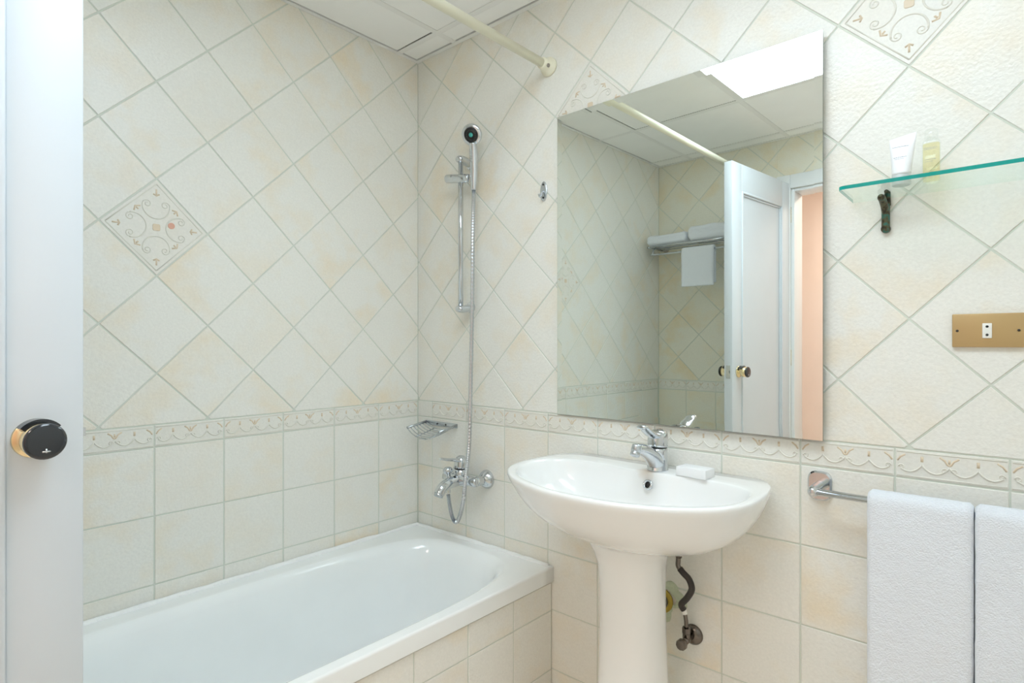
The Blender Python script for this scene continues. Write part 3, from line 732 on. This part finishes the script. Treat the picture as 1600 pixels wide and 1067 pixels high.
# ------------------------------------------------------------------ shower: slide rail, hand shower, mixer, basket
SX = 0.318
rail = thing('shower_rail', 'chrome shower slide rail with two wall brackets in the tub corner', 'shower rail', (SX, -0.055, 1.36))
mb = MB(); mb.tube([(SX, -0.055, 1.356), (SX, -0.055, 1.926)], 0.0096, 20); mb.build('rail_tube', M['chrome'], rail)
for z, up_ in ((1.925, 1), (1.358, -1)):
    mb = MB()
    pth = crom([(SX+0.002, -0.002, z-0.008*up_), (SX+0.002, -0.016, z-0.006*up_), (SX+0.001, -0.036, z-0.001*up_), (SX, -0.056, z+0.001*up_), (SX, -0.073, z-0.003*up_)], 5)
    rr_ = [0.0165 + 0.003*math.sin(PI*i/(len(pth)-1)) for i in range(len(pth))]; rr_[-1] = 0.008; rr_[-2] = 0.0125; rr_[-3] = 0.0155
    mb.tube(pth, rr_, 18, up=(0, 0, 1), flat=0.74)
    mb.lathe([(0.0215, 0), (0.0215, 0.005), (0.0185, 0.009)], (SX+0.002, -0.0005, z-0.008*up_), (0, -1, 0), 22)
    mb.build('wall_bracket', M['chrome'], rail)
mb = MB(); mb.lathe([(0.0150, 0), (0.0168, 0.003), (0.0168, 0.035), (0.0163, 0.036), (0.0163, 0.038), (0.0168, 0.039), (0.0168, 0.097), (0.0160, 0.098), (0.0160, 0.100), (0.0168, 0.101), (0.0168, 0.113), (0.0150, 0.116)], (SX-0.069, -0.062, 1.8630), (0.985, 0.08, -0.15), 24)
mb.build('slider', M['chrome'], rail)
hs = thing('hand_shower', 'chrome hand shower with black and teal face held on the slide rail', 'shower head', (0.384, -0.05, 1.845))
mb = MB()
hp = crom([(0.381, -0.048, 1.800), (0.384, -0.050, 1.848), (0.388, -0.054, 1.900), (0.392, -0.060, 1.940), (0.397, -0.068, 1.968)], 6)
mb.tube(hp, [0.0105 + 0.0042*min(1, i/7) for i in range(len(hp))], 18); mb.build('handle', M['chrome'], hs)
fd = Vector((0.36, -0.84, -0.40)).normalized(); hc = Vector((0.4000, -0.0735, 1.9960))
mb = MB(); mb.lathe([(0.0, -0.026), (0.014, -0.027), (0.027, -0.019), (0.0355, -0.007), (0.0388, 0.003), (0.0388, 0.010), (0.036, 0.0145), (0.0270, 0.0155)], hc, fd, 32, cap0=False, cap1=False); mb.build('head_shell', M['chrome'], hs)
mb = MB(); mb.lathe([(0.0272, 0.0145), (0.0245, 0.0170), (0.0, 0.0180)], hc, fd, 32, cap0=False, cap1=False); fc = mb.build('spray_face', M['black'], hs)
mb = MB(); mb.lathe([(0.0080, 0.0175), (0.0072, 0.0200), (0.0, 0.0203)], hc, fd, 24, cap0=False, cap1=False); mb.build('spray_button', M['teal'], fc)
a_ = fd.orthogonal().normalized(); b_ = fd.cross(a_); mb = MB()
for k in range(18):
    q = hc + fd*0.0168 + (a_*math.cos(2*PI*k/18) + b_*math.sin(2*PI*k/18))*0.0170; mb.lathe([(0.0009, 0), (0.0006, 0.0016)], q, fd, 6)
no = mb.build('spray_nozzles', M['dullsteel'], fc); no['kind'] = 'stuff'
mb = MB()
for k in range(9): z = 1.902+0.0052*k; f = k/8; mb.tube([(0.3815+0.003*f, -0.0695-0.006*f, z), (0.3885+0.003*f, -0.0700-0.006*f, z), (0.3955+0.003*f, -0.0665-0.006*f, z)], 0.0012, 6)
gp = mb.build('grip_ribs', M['cap'], hs); gp['kind'] = 'stuff'
# flexible hose
mxx = 0.328
hpts = [(0.381, -0.048, 1.800), (0.380, -0.048, 1.76), (0.380, -0.052, 1.60), (0.383, -0.058, 1.36), (0.386, -0.068, 1.10), (0.393, -0.083, 0.865), (0.392, -0.100, 0.74), (0.382, -0.105, 0.64), (0.360, -0.105, 0.580), (0.341, -0.105, 0.566), (0.325, -0.106, 0.585), (0.314, -0.108, 0.625), (0.308, -0.110, 0.664)]
hp = crom(hpts, 34)
hose = MB(); hose.tube(hp, [0.0080 if i % 2 else 0.0069 for i in range(len(hp))], 10, smooth=False)
o = hose.build('shower_hose', M['satin'], None, loc=(0.381, -0.048, 1.80)); tag(o, 'ribbed silver shower hose looping from the hand shower down to the tap', 'hose')
# bath mixer
mx = thing('bath_mixer', 'chrome wall mounted bath mixer tap with lever above the tub', 'tap', (mxx, -0.065, 0.715))
MZ = 0.7155
for x in (mxx-0.075, mxx+0.077):
    mb = MB(); mb.lathe([(0.036, 0.0), (0.036, 0.003), (0.033, 0.010), (0.026, 0.020), (0.019, 0.026), (0.0165, 0.028)], (x, -0.0005, MZ), (0, -1, 0), 30); mb.build('wall_flange', M['chrome'], mx)
    mb = MB(); mb.lathe([(0.0165, 0.024), (0.0165, 0.040), (0.0190, 0.042), (0.0190, 0.058), (0.0165, 0.060), (0.0165, 0.067)], (x, 0, MZ), (0, -1, 0), 8, smooth=False); mb.build('union_nut', M['chrome'], mx)
mb = MB(); bp_ = [(mxx-0.088, -0.066, MZ), (mxx-0.083, -0.066, MZ), (mxx-0.05, -0.066, MZ), (mxx-0.022, -0.066, MZ), (mxx+0.022, -0.066, MZ), (mxx+0.05, -0.066, MZ), (mxx+0.085, -0.066, MZ), (mxx+0.090, -0.066, MZ)]
mb.tube(bp_, [0.012, 0.0175, 0.0185, 0.0255, 0.0255, 0.0185, 0.0175, 0.012], 22); mb.build('mixer_body', M['chrome'], mx)
mb = MB(); mb.lathe([(0.0250, 0.0), (0.0240, 0.012), (0.0235, 0.030)], (mxx+0.004, -0.068, MZ+0.010), (0, 0, 1), 28); mb.build('cartridge_neck', M['chrome'], mx)
mb = MB(); mb.lathe([(0.0242, 0), (0.0242, 0.002)], (mxx+0.004, -0.068, MZ+0.0405), (0, 0, 1), 28); mb.build('black_ring', M['black'], mx)
mb = MB(); mb.lathe([(0.0255, 0.0), (0.0262, 0.004), (0.0262, 0.018), (0.0245, 0.030), (0.019, 0.040), (0.010, 0.046), (0, 0.0475)], (mxx+0.004, -0.068, MZ+0.043), (0, 0.10, 1), 28, cap1=False); cap = mb.build('lever_cap', M['chrome'], mx)
mb = MB(); lv = crom([(mxx+0.004, -0.080, MZ+0.072), (mxx+0.004, -0.105, MZ+0.079), (mxx+0.004, -0.135, MZ+0.084), (mxx+0.004, -0.160, MZ+0.090), (mxx+0.004, -0.172, MZ+0.092)], 6)
mb.tube(lv, [0.019-0.009*i/(len(lv)-1) for i in range(len(lv))], 16, up=(0, 0, 1), flat=0.38); mb.build('lever', M['chrome'], cap)
mb = MB(); sp = crom([(mxx-0.002, -0.060, MZ-0.001), (mxx-0.002, -0.095, MZ-0.003), (mxx-0.002, -0.130, MZ-0.008), (mxx-0.002, -0.158, MZ-0.020), (mxx-0.002, -0.172, MZ-0.038)], 7)
mb.tube(sp, [0.0235-0.0045*i/(len(sp)-1) for i in range(len(sp))], 18, up=(1, 0, 0)); mb.build('spout', M['chrome'], mx)
mb = MB(); mb.lathe([(0.0175, -0.002), (0.0170, 0.010), (0.0130, 0.011), (0, 0.009)], (mxx-0.002, -0.1715, MZ-0.037), (0, -0.45, -0.9), 20, cap1=False); mb.build('aerator', M['satin'], mx)
mb = MB(); mb.lathe([(0.008, -0.006), (0.008, 0.014), (0.011, 0.016), (0.0165, 0.020), (0.0185, 0.028), (0.0165, 0.036), (0.010, 0.041), (0, 0.042)], (mxx-0.014, -0.112, MZ+0.010), (-0.25, 0, 1), 22, cap0=False, cap1=False); mb.build('diverter_knob', M['chrome'], mx)
mb = MB(); mb.lathe([(0.0110, -0.012), (0.0110, 0.012), (0.0090, 0.013), (0.0090, 0.028)], (0.309, -0.110, MZ-0.018), (0, 0, -1), 10, smooth=False); mb.build('hose_outlet', M['chrome'], mx)
# wire soap basket
bk = thing('soap_basket', 'silver wire soap basket screwed to the wall in the tub corner', 'soap dish', (0.15, -0.05, 0.89))
mb = MB(); mb.box((0.054, -0.0055, 0.891), (0.245, -0.0005, 0.909)); o = mb.build('wall_bar', M['satin'], bk); bevel(o, 0.0015)
for x in (0.129, 0.180):
    mb = MB(); mb.lathe([(0.0035, 0), (0.0035, 0.002), (0, 0.0028)], (x, -0.0053, 0.900), (0, -1, 0), 12, cap1=False); mb.build('screw', M['black'], bk)
for x, dx in ((0.057, 0.003), (0.242, 0.008)):
    mb = MB(); mb.tube([(x, -0.004, 0.903), (x+dx*0.5, -0.05, 0.896), (x+dx, -0.104, 0.8875)], 0.0052, 10); mb.build('side_arm', M['satin'], bk)
for k in range(7):
    f = k/6; y = -0.010 - 0.094*f; z = 0.900 - 0.012*f; sag = 0.020 + 0.014*f
    pth = [(0.058+0.187*i/14, y, z - sag*(1-abs(2*i/14-1)**2.4)) for i in range(15)]
    mb = MB(); mb.tube(pth, 0.0020, 8); mb.build('basket_wire', M['satin'], bk)
mb = MB(); mb.tube([(0.110, -0.008, 0.879), (0.110, -0.055, 0.866), (0.110, -0.104, 0.857)], 0.0022, 8); mb.build('cross_wire', M['satin'], bk)
mb = MB(); mb.tube([(0.195, -0.008, 0.879), (0.195, -0.055, 0.866), (0.195, -0.104, 0.857)], 0.0022, 8); mb.build('cross_wire', M['satin'], bk)
mb = MB(); mb.box((0.136, -0.108, 0.851), (0.172, -0.094, 0.8555)); o = mb.build('front_plate', M['satin'], bk)

# oval hook
hk = thing('robe_hook', 'small oval chrome hook on the wall left of the mirror', 'hook', (0.677, 0.0, 1.753))
mb = MB(); mb.prism([(0.0145*math.cos(2*PI*k/32), 0.0345*math.sin(2*PI*k/32)) for k in range(32)], 0, 0.005, 0.0018)
mb.v = [(0.677+x, -0.0002-z, 1.753+y) for x, y, z in mb.v]; mb.build('hook_plate', M['satin'], hk)
mb = MB(); mb.tube(crom([(0.677, -0.004, 1.752), (0.677, -0.012, 1.748), (0.677, -0.016, 1.738), (0.677, -0.019, 1.731), (0.677, -0.026, 1.732), (0.677, -0.028, 1.740)], 5), 0.0034, 10); mb.build('hook_arm', M['satin'], hk)
for z in (1.776, 1.731):
    mb = MB(); mb.lathe([(0.0036, 0), (0.0036, 0.0015), (0, 0.002)], (0.677, -0.0050, z), (0, -1, 0), 10, cap1=False); mb.build('screw', M['black'], hk)

# curtain rod
rod = thing('curtain_rod', 'ivory shower curtain rod running across above the tub front', 'curtain rod', (0.70, -1.0, 2.170))
mb = MB(); mb.tube([(0.70, -0.035, 2.176), (0.70, YC+0.03, 2.166)], 0.0148, 20); mb.build('rod_tube', M['rod'], rod)
for y, s_ in ((-0.0005, -1), (YC+0.0005, 1)):
    mb = MB(); mb.lathe([(0.032, 0), (0.032, 0.006), (0.030, 0.011), (0.024, 0.015), (0.0205, 0.024), (0.0195, 0.040), (0.0175, 0.046)], (0.70, y, 2.176 if s_ < 0 else 2.166), (0, s_, 0), 30); fl = mb.build('rod_flange', M['rod'], rod)
    mb = MB(); mb.lathe([(0.0065, 0), (0.0065, 0.0015), (0, 0.002)], (0.7185, y+s_*0.030, 2.166), (0.92, s_*0.15, -0.38), 14, cap1=False); mb.build('set_screw', M['dullsteel'], fl)

# ------------------------------------------------------------------ glass shelf with toiletries
sh = thing('glass_shelf', 'clear glass shelf with teal edge on bronze brackets right of the mirror', 'shelf', (1.95, -0.075, 1.564))
SZ0, SZ1 = 1.5625, 1.5705
def shelf_outline():
    x0, x1, yf, yb = 1.617, 2.28, -0.160, -0.0035; r = 0.014
    return [(x0, yb)] + [(x0+r-r*math.cos(a), yf+r-r*math.sin(a)) for a in [PI/2*i/6 for i in range(7)]] + [(x1-r+r*math.sin(a), yf+r-r*math.cos(a)) for a in [PI/2*i/6 for i in range(7)]] + [(x1, yb)]
so = shelf_outline()
mb = MB(); n_ = len(so)
mb.add([(x, y, SZ0) for x, y in so] + [(x, y, SZ1) for x, y in so], [tuple(range(n_-1, -1, -1)), tuple(range(n_, 2*n_))], False, 0)
mb.build('glass_pane', M['glass'], sh)
mb = MB(); mb.rings([[(x, y, SZ0) for x, y in so], [(x, y, SZ1) for x, y in so]], True, False, False, False)
mb.mi[-1] = 1; o = mb.build('glass_edge', [M['glass_edge'], M['glass']], sh); o['label'] = 'teal polished edge'
for x in (1.684, 2.21):
    mb = MB()
    mb.tube(crom([(x, -0.007, 1.488), (x, -0.0085, 1.50), (x, -0.0085, 1.535), (x, -0.010, 1.556)], 5), [0.0085]*16, 14)
    mb.lathe([(0.0095, 0), (0.0095, 0.011), (0.006, 0.014)], (x, -0.0005, 1.492), (0, -1, 0), 14)
    bk_ = mb.build('bracket_stem', M['verdigris'], sh)
    mb = MB(); mb.tube(crom([(x, -0.010, 1.528), (x, -0.024, 1.541), (x-0.001, -0.044, 1.553), (x-0.002, -0.064, 1.5575)], 5), [0.0078]*13 + [0.0075, 0.006, 0.0045], 12); mb.build('bracket_prong', M['verdigris'], bk_)
    mb = MB(); mb.tube([(x+0.003, -0.009, 1.545), (x+0.004, -0.012, 1.575), (x+0.003, -0.022, 1.5755)], [0.0075, 0.006, 0.0045], 12); mb.build('bracket_lip', M['verdigris'], bk_)

# tube of cream, standing on its cap
TXc, TYc = 1.7235, -0.079; TB = SZ1 + 0.0002
tb = thing('cream_tube', 'white squeeze tube standing on its grey cap on the glass shelf', 'toiletry', (TXc, TYc, TB))
mb = MB(); mb.lathe([(0.0165, 0), (0.0175, 0.001), (0.0175, 0.022), (0.0165, 0.0235), (0.012, 0.024)], (TXc, TYc, TB), (0, 0, 1), 28); mb.build('tube_cap', M['cap'], tb)
mb = MB(); rr = []
for i in range(15):
    f = i/14; z = TB + 0.022 + 0.079*f; hw = 0.0172 + 0.0075*f; hd = 0.0172*(1-f)**0.8 + 0.0010
    tl = 0.002*f
    rr.append([(TXc + tl + hw*math.cos(2*PI*k/28), TYc + hd*math.sin(2*PI*k/28) + 0.004*f, z + 0.004*f*math.cos(2*PI*k/28)) for k in range(28)])
rr.append([(x, y, zz + 0.007) for x, y, zz in rr[-1]])
mb.rings(rr); body = mb.build('tube_body', M['tube'], tb)
def text_lines(parent, cx, cyf, rows, name='printed_lines'):
    mb = MB(); r2 = random.Random(8)
    for z, x0, x1, hh in rows:
        x = x0
        while x < x1:
            w = min(r2.uniform(0.0016, 0.0042), x1-x)
            ys = [cyf(xx-cx, z) for xx in (x, x+w)]
            mb.add([(x, ys[0], z), (x+w, ys[1], z), (x+w, ys[1], z+hh), (x, ys[0], z+hh)], [(0, 1, 2, 3)]); x += w + 0.0009
    o = mb.build(name, M['print'], parent); o['kind'] = 'stuff'
def tube_y(dx, z):
    f = max(0, min(1, (z-TB-0.022)/0.079)); hw = 0.0172+0.0075*f; hd = 0.0172*(1-f)**0.8+0.0010
    return TYc + 0.004*f - hd*math.sqrt(max(0, 1-(dx/hw)**2)) - 0.0012
text_lines(body, TXc, tube_y, [(TB+0.083, TXc-0.016, TXc+0.014, 0.0012), (TB+0.059, TXc-0.013, TXc+0.010, 0.0012), (TB+0.055, TXc-0.011, TXc+0.006, 0.0008)])
# little bottle
BXc, BYc = 1.7745, -0.058
bt = thing('lotion_bottle', 'clear little bottle of yellow liquid on the glass shelf', 'toiletry', (BXc, BYc, TB))
hw, hd = 0.0160, 0.0125
def brr(w, d, z): return [(BXc+x, BYc+y, z) for x, y in rrect2(0, 0, 2*w, 2*d, min(w, d)*0.6, 5)]
mb = MB(); mb.rings([brr(hw*.92, hd*.92, TB), brr(hw, hd, TB+0.002), brr(hw, hd, TB+0.086), brr(hw*.9, hd*.9, TB+0.091), brr(0.0075, 0.0075, TB+0.094), brr(0.0075, 0.0075, TB+0.098)]); bo = mb.build('bottle_shell', M['clear'], bt)
mb = MB(); mb.rings([brr(hw-.0015, hd-.0015, TB+0.006), brr(hw-.0015, hd-.0015, TB+0.084)]); mb.build('liquid', M['liquid'], bt)
mb = MB(); mb.lathe([(0.0118, 0), (0.0122, 0.001), (0.0118, 0.0185), (0.010, 0.020)], (BXc, BYc, TB+0.0945), (0, 0, 1), 24); mb.build('bottle_cap', M['clear'], bt)
text_lines(bo, BXc, lambda dx, z: BYc-hd-0.0006, [(TB+0.073, BXc-0.012, BXc+0.011, 0.0009), (TB+0.070, BXc-0.012, BXc+0.010, 0.0009), (TB+0.048, BXc-0.010, BXc+0.009, 0.0009), (TB+0.044, BXc-0.010, BXc+0.004, 0.0007)])

# ------------------------------------------------------------------ socket plate
sk = thing('shaver_socket', 'gold coloured wall plate with a two hole socket right of the mirror', 'socket', (1.8655, 0.0, 1.2545))
mb = MB(); mb.box((1.8065, -0.0095, 1.2195), (1.9245, -0.0005, 1.2905)); o = mb.build('face_plate', M['plate'], sk); bevel(o, 0.0018)
mb = MB(); mb.box((1.8575, -0.0120, 1.2385), (1.8735, -0.009, 1.2700)); o = mb.build('socket_insert', M['white_plastic'], sk); bevel(o, 0.0012)
for z in (1.2455, 1.2630):
    mb = MB(); mb.lathe([(0.0026, 0), (0.0026, 0.0006)], (1.8655, -0.0119, z), (0, -1, 0), 14); mb.build('socket_hole', M['black'], o)
for x in (1.8155, 1.9160):
    mb = MB(); mb.lathe([(0.0027, 0), (0.0025, 0.0010), (0, 0.0014)], (x, -0.0094, 1.2545), (0, -1, 0), 14, cap1=False); mb.build('plate_screw', M['rubber'], sk)

# ------------------------------------------------------------------ towel bar and bath towels
RZ, RY = 0.8735, -0.066
tbr = thing('towel_bar', 'chrome towel bar on a rounded wall mount right of the basin', 'towel bar', (1.9, RY, RZ))
for x in (1.545, 2.30):
    mb = MB(); mb.prism(rrect2(0, 0, 0.054, 0.072, 0.020, 6), 0, 0.011, 0.004, smooth=False)
    mb.v = [(x+a, -0.0005-c, 0.876+b) for a, b, c in mb.v]; mp = mb.build('wall_mount', M['chrome'], tbr)
    mb = MB(); mb.tube(crom([(x, -0.010, 0.8755), (x, -0.036, 0.875), (x, -0.058, RZ+0.0005), (x, -0.071, RZ), (x, -0.079, RZ)], 5), [0.0125]*8 + [0.0130]*7 + [0.012, 0.011, 0.010, 0.009, 0.008, 0.005], 18); mb.build('mount_post', M['chrome'], mp)
mb = MB(); mb.tube([(1.545, RY, RZ), (2.30, RY, RZ)], 0.0082, 18); mb.build('bar', M['chrome'], tbr)

def draped_towel(name, x0, x1, by, bz, br, lf, lb, th, amp, seed, label, cat, group, stripe=False, res=0.007, axis=1):
    """closed terry slab hung over a bar that runs along x; front side is towards -y*axis"""
    prof = []                                  # (offset from bar, height, local thickness scale) centre line
    nf = max(8, int(lf/res)); nb = max(8, int(lb/res))
    rc_ = br + th/2 + 0.0008
    for i in range(nf): prof.append((-rc_, -lf + lf*i/nf))
    for i in range(13): a = PI - PI*i/12; prof.append((rc_*math.cos(a), rc_*math.sin(a)))
    for i in range(1, nb+1): prof.append((rc_, -lb*i/nb))
    m = len(prof); nx = max(6, int((x1-x0)/res)); mbv = []; rings = []
    off = Vector((seed*3.7, seed*1.3, 0))
    for ix in range(nx+1):
        fx = ix/nx; x = x0 + (x1-x0)*fx
        e = min(fx, 1-fx)*(x1-x0); tk = th/2 * math.sqrt(max(0.03, 1-(1-min(1, e/(th*0.5)))**2))
        outer = []; inner = []
        for i, (py, pz) in enumerate(prof):
            a = prof[max(i-1, 0)]; b = prof[min(i+1, m-1)]
            tx, tz = b[0]-a[0], b[1]-a[1]; l = math.hypot(tx, tz); nx_, nz_ = -tz/l, tx/l
            hang = max(0.0, -pz)
            w = amp * min(1.0, hang/0.12) * (noise.noise(Vector((x*9.0, pz*1.6, seed)) + off) + 0.45*noise.noise(Vector((x*26, pz*6, seed+5)) + off)) * (1 if py < 0 else 0.5)
            if py < 0: w = -abs(w)*0.5 + w*0.5
            fine = 0.0009*noise.noise(Vector((x*170, pz*170 + (9 if py > 0 else 0), seed)))
            endt = min(1.0, (i+1)*res/(th*0.55), (m-i)*res/(th*0.55)); t_ = tk*math.sqrt(max(0.06, 1-(1-endt)**2))
            if stripe and py < 0 and 0.45 < -pz/lf < 0.56: t_ *= 0.86
            yo = py + w
            outer.append((x + 0.0012*noise.noise(Vector((pz*60, x*3, seed))), by - (-1)*axis*0 + axis*(yo + nx_*(t_+fine)) if axis == 1 else by - (yo + nx_*(t_+fine)), bz + pz + nz_*(t_+fine)))
            inner.append((x, by + axis*(yo - nx_*t_*0.96), bz + pz - nz_*t_*0.96))
        rings.append(outer + inner[::-1])
    mb = MB(); mb.rings(rings); o = mb.build(name, M['towel'], None, loc=((x0+x1)/2, by, bz)); tag(o, label, cat, group); return o
draped_towel('bath_towel', 1.660, 1.847, RY, RZ, 0.0082, 0.56, 0.50, 0.017, 0.010, 1.0, 'white terry bath towel hung on the towel bar nearest the basin', 'towel', 'bath towels on the towel bar')
draped_towel('bath_towel', 1.8495, 2.075, RY, RZ, 0.0082, 0.585, 0.52, 0.018, 0.011, 4.0, 'white terry bath towel hung on the towel bar at the far right edge', 'towel', 'bath towels on the towel bar')

# ------------------------------------------------------------------ angle valve, waste pipe
av = thing('angle_valve', 'dull chrome angle valve on the wall beside the pedestal', 'valve', (1.217, -0.03, 0.399))
mb = MB(); mb.lathe([(0.0285, 0.0), (0.0285, 0.003), (0.026, 0.009), (0.018, 0.015), (0.010, 0.017)], (1.217, -0.0005, 0.399), (0, -1, 0), 28); mb.build('wall_flange', M['darkmetal'], av)
mb = MB(); mb.tube([(1.217, -0.012, 0.399), (1.217, -0.060, 0.399)], 0.0095, 14); mb.tube([(1.2165, -0.045, 0.399), (1.2165, -0.045, 0.432)], 0.0110, 14); mb.lathe([(0.0125, 0), (0.0125, 0.014)], (1.2165, -0.045, 0.420), (0, 0, 1), 6, smooth=False); mb.build('valve_body', M['darkmetal'], av)
mb = MB(); mb.lathe([(0.0075, 0.0), (0.0075, 0.008), (0.0135, 0.010), (0.0150, 0.014), (0.0150, 0.024), (0.0125, 0.028), (0, 0.0285)], (1.217, -0.058, 0.399), (0, -1, 0), 10, smooth=False, cap1=False); mb.build('valve_handle', M['darkmetal'], av)
sv = thing('supply_hose', 'dark curved supply hose rising from the angle valve to the basin', 'hose', (1.216, -0.048, 0.434))
mb = MB(); mb.tube(crom([(1.2165, -0.046, 0.434), (1.2165, -0.048, 0.455), (1.214, -0.051, 0.476)], 4), 0.0058, 12); mb.build('hose_tail', M['darkmetal'], sv)
mb = MB(); mb.tube([(1.2145, -0.0505, 0.473), (1.2115, -0.052, 0.487)], 0.0070, 12); mb.build('ferrule', M['white_plastic'], sv)
hv = crom([(1.2115, -0.052, 0.485), (1.207, -0.056, 0.495), (1.211, -0.06, 0.506), (1.2265, -0.061, 0.526), (1.2385, -0.060, 0.552), (1.231, -0.060, 0.576), (1.214, -0.060, 0.590), (1.203, -0.060, 0.600)], 8)
mb = MB(); mb.tube(hv, 0.0088, 14); mb.build('hose_sleeve', M['rubber'], sv)
mb = MB(); hv = crom([(1.205, -0.060, 0.597), (1.1985, -0.060, 0.607), (1.1990, -0.060, 0.622), (1.2010, -0.060, 0.650), (1.2015, -0.060, 0.684)], 6); mb.tube(hv, 0.0068, 12); mb.lathe([(0.0085, 0), (0.0085, 0.016)], (1.2005, -0.060, 0.630), (0.05, 0, 1), 12); mb.build('hose_pipe', M['darkmetal'], sv)
wp = thing('waste_pipe', 'grey waste pipe in a yellow ring entering patched wall behind pedestal', 'pipe', (1.12, 0.0, 0.470))
mb = MB(); mb.tube([(1.120, 0.02, 0.470), (1.120, -0.060, 0.470)], 0.020, 18); mb.build('pipe_tube', M['pipe'], wp)
mb = MB(); mb.lathe([(0.0235, 0), (0.036, 0.0005), (0.0365, 0.006), (0.034, 0.009), (0.024, 0.009)], (1.120, -0.0015, 0.470), (0, -1, 0), 28, cap0=False, cap1=False); mb.build('seal_ring', M['yellow'], wp)
rp = random.Random(21); outl = []
for k in range(44):
    a = 2*PI*k/44; r = 0.060 + 0.012*math.sin(3*a+0.6) + 0.010*math.sin(5*a+2) + rp.uniform(-0.004, 0.004); outl.append((1.125+r*math.cos(a), 0.479+r*math.sin(a)*0.98))
mb = MB(); rr = []
for s_, d_ in ((1.0, 0.0), (0.97, 0.0024), (0.8, 0.0042), (0.56, 0.0034)):
    rr.append([(1.123+(x-1.123)*s_, -0.0003-d_-rp.uniform(0, 0.0012), 0.474+(z-0.474)*s_) for x, z in outl])
mb.rings(rr, True, False, False); mb.build('plaster_patch', M['plaster'], wp)

# ------------------------------------------------------------------ towel rack on the wall behind, seen in the mirror
rk = thing('towel_rack', 'chrome towel rack with a lower bar on the far wall, seen in the mirror', 'towel rack', (0.34, -1.88, 1.83))
rx0, rx1, rz = 0.045, 0.655, 1.842
for k, y in enumerate((-1.785, -1.812, -1.880, -1.945)):
    mb = MB(); mb.tube([(rx0, y, rz), (rx1, y, rz)], 0.0042 if k else 0.0056, 10); mb.build('rack_tube', M['chrome'], rk)
for x in (rx0+0.004, rx1-0.004):
    mb = MB(); mb.tube([(x, -1.778, rz-0.001), (x, -1.96, rz-0.001)], 0.0072, 10); mb.tube([(x, -1.96, rz-0.001), (x, -1.999, rz+0.018)], 0.0072, 10); mb.build('end_arm', M['satin'], rk)
    mb = MB(); mb.lathe([(0.027, 0), (0.027, 0.006), (0.021, 0.014), (0.010, 0.018)], (x+0.006 if x < 0.3 else x-0.006, YC+0.0005, rz+0.018), (0, 1, 0), 24); mb.build('wall_rose', M['dullsteel'], rk)
mb = MB(); mb.tube(crom([(rx0+0.03, -1.83, rz-0.004), (rx0+0.03, -1.80, rz-0.020), (rx0+0.034, -1.785, rz-0.046), (rx0+0.06, -1.785, rz-0.052), (rx1-0.06, -1.785, rz-0.052), (rx1-0.034, -1.785, rz-0.046), (rx1-0.03, -1.80, rz-0.020), (rx1-0.03, -1.83, rz-0.004)], 5), 0.0055, 10); mb.build('lower_bar', M['satin'], rk)
def folded_towel(x0, x1, label, seed, hgt):
    zb_ = rz + 0.0070; y0, y1 = -1.965, -1.780; rings = []; nx = 34
    for ix in range(nx+1):
        fx = ix/nx; x = x0+(x1-x0)*fx; e = min(fx, 1-fx)*(x1-x0); k = math.sqrt(max(0.02, 1-(1-min(1, e/0.022))**2)); h = hgt*(0.55+0.45*k)
        ring = []
        for i in range(40):
            a = 2*PI*i/40; c, s_ = math.cos(a), math.sin(a)
            y = (y0+y1)/2 + (y1-y0)/2*math.copysign(abs(c)**0.45, c)*(0.93+0.07*k); z = zb_ + hgt*0.5 + h*0.5*math.copysign(abs(s_)**0.5, s_) - (hgt-h)*0.0
            if s_ > 0: z += 0.006*noise.noise(Vector((x*12, y*12, seed)))
            z = max(z, zb_); crease = 0.006*math.exp(-((z-zb_-hgt*0.52)/0.006)**2) if c > 0.5 else 0
            ring.append((x, y - crease, z))
        rings.append(ring)
    mb = MB(); mb.rings(rings); o = mb.build('folded_towel', M['towel'], None, loc=((x0+x1)/2, -1.87, zb_)); tag(o, label, 'towel', 'folded towels on the rack')
folded_towel(0.036, 0.300, 'white folded towel on the rack at the corner end, in the mirror', 2.0, 0.070)
folded_towel(0.318, 0.640, 'white folded towel on the rack partly behind the door, in the mirror', 6.0, 0.095)
draped_towel('hand_towel', 0.283, 0.490, -1.785, rz-0.052, 0.0055, 0.218, 0.20, 0.016, 0.006, 8.0, 'small white hand towel hanging from the rack bar, seen in the mirror', 'towel', None, stripe=True, axis=-1)
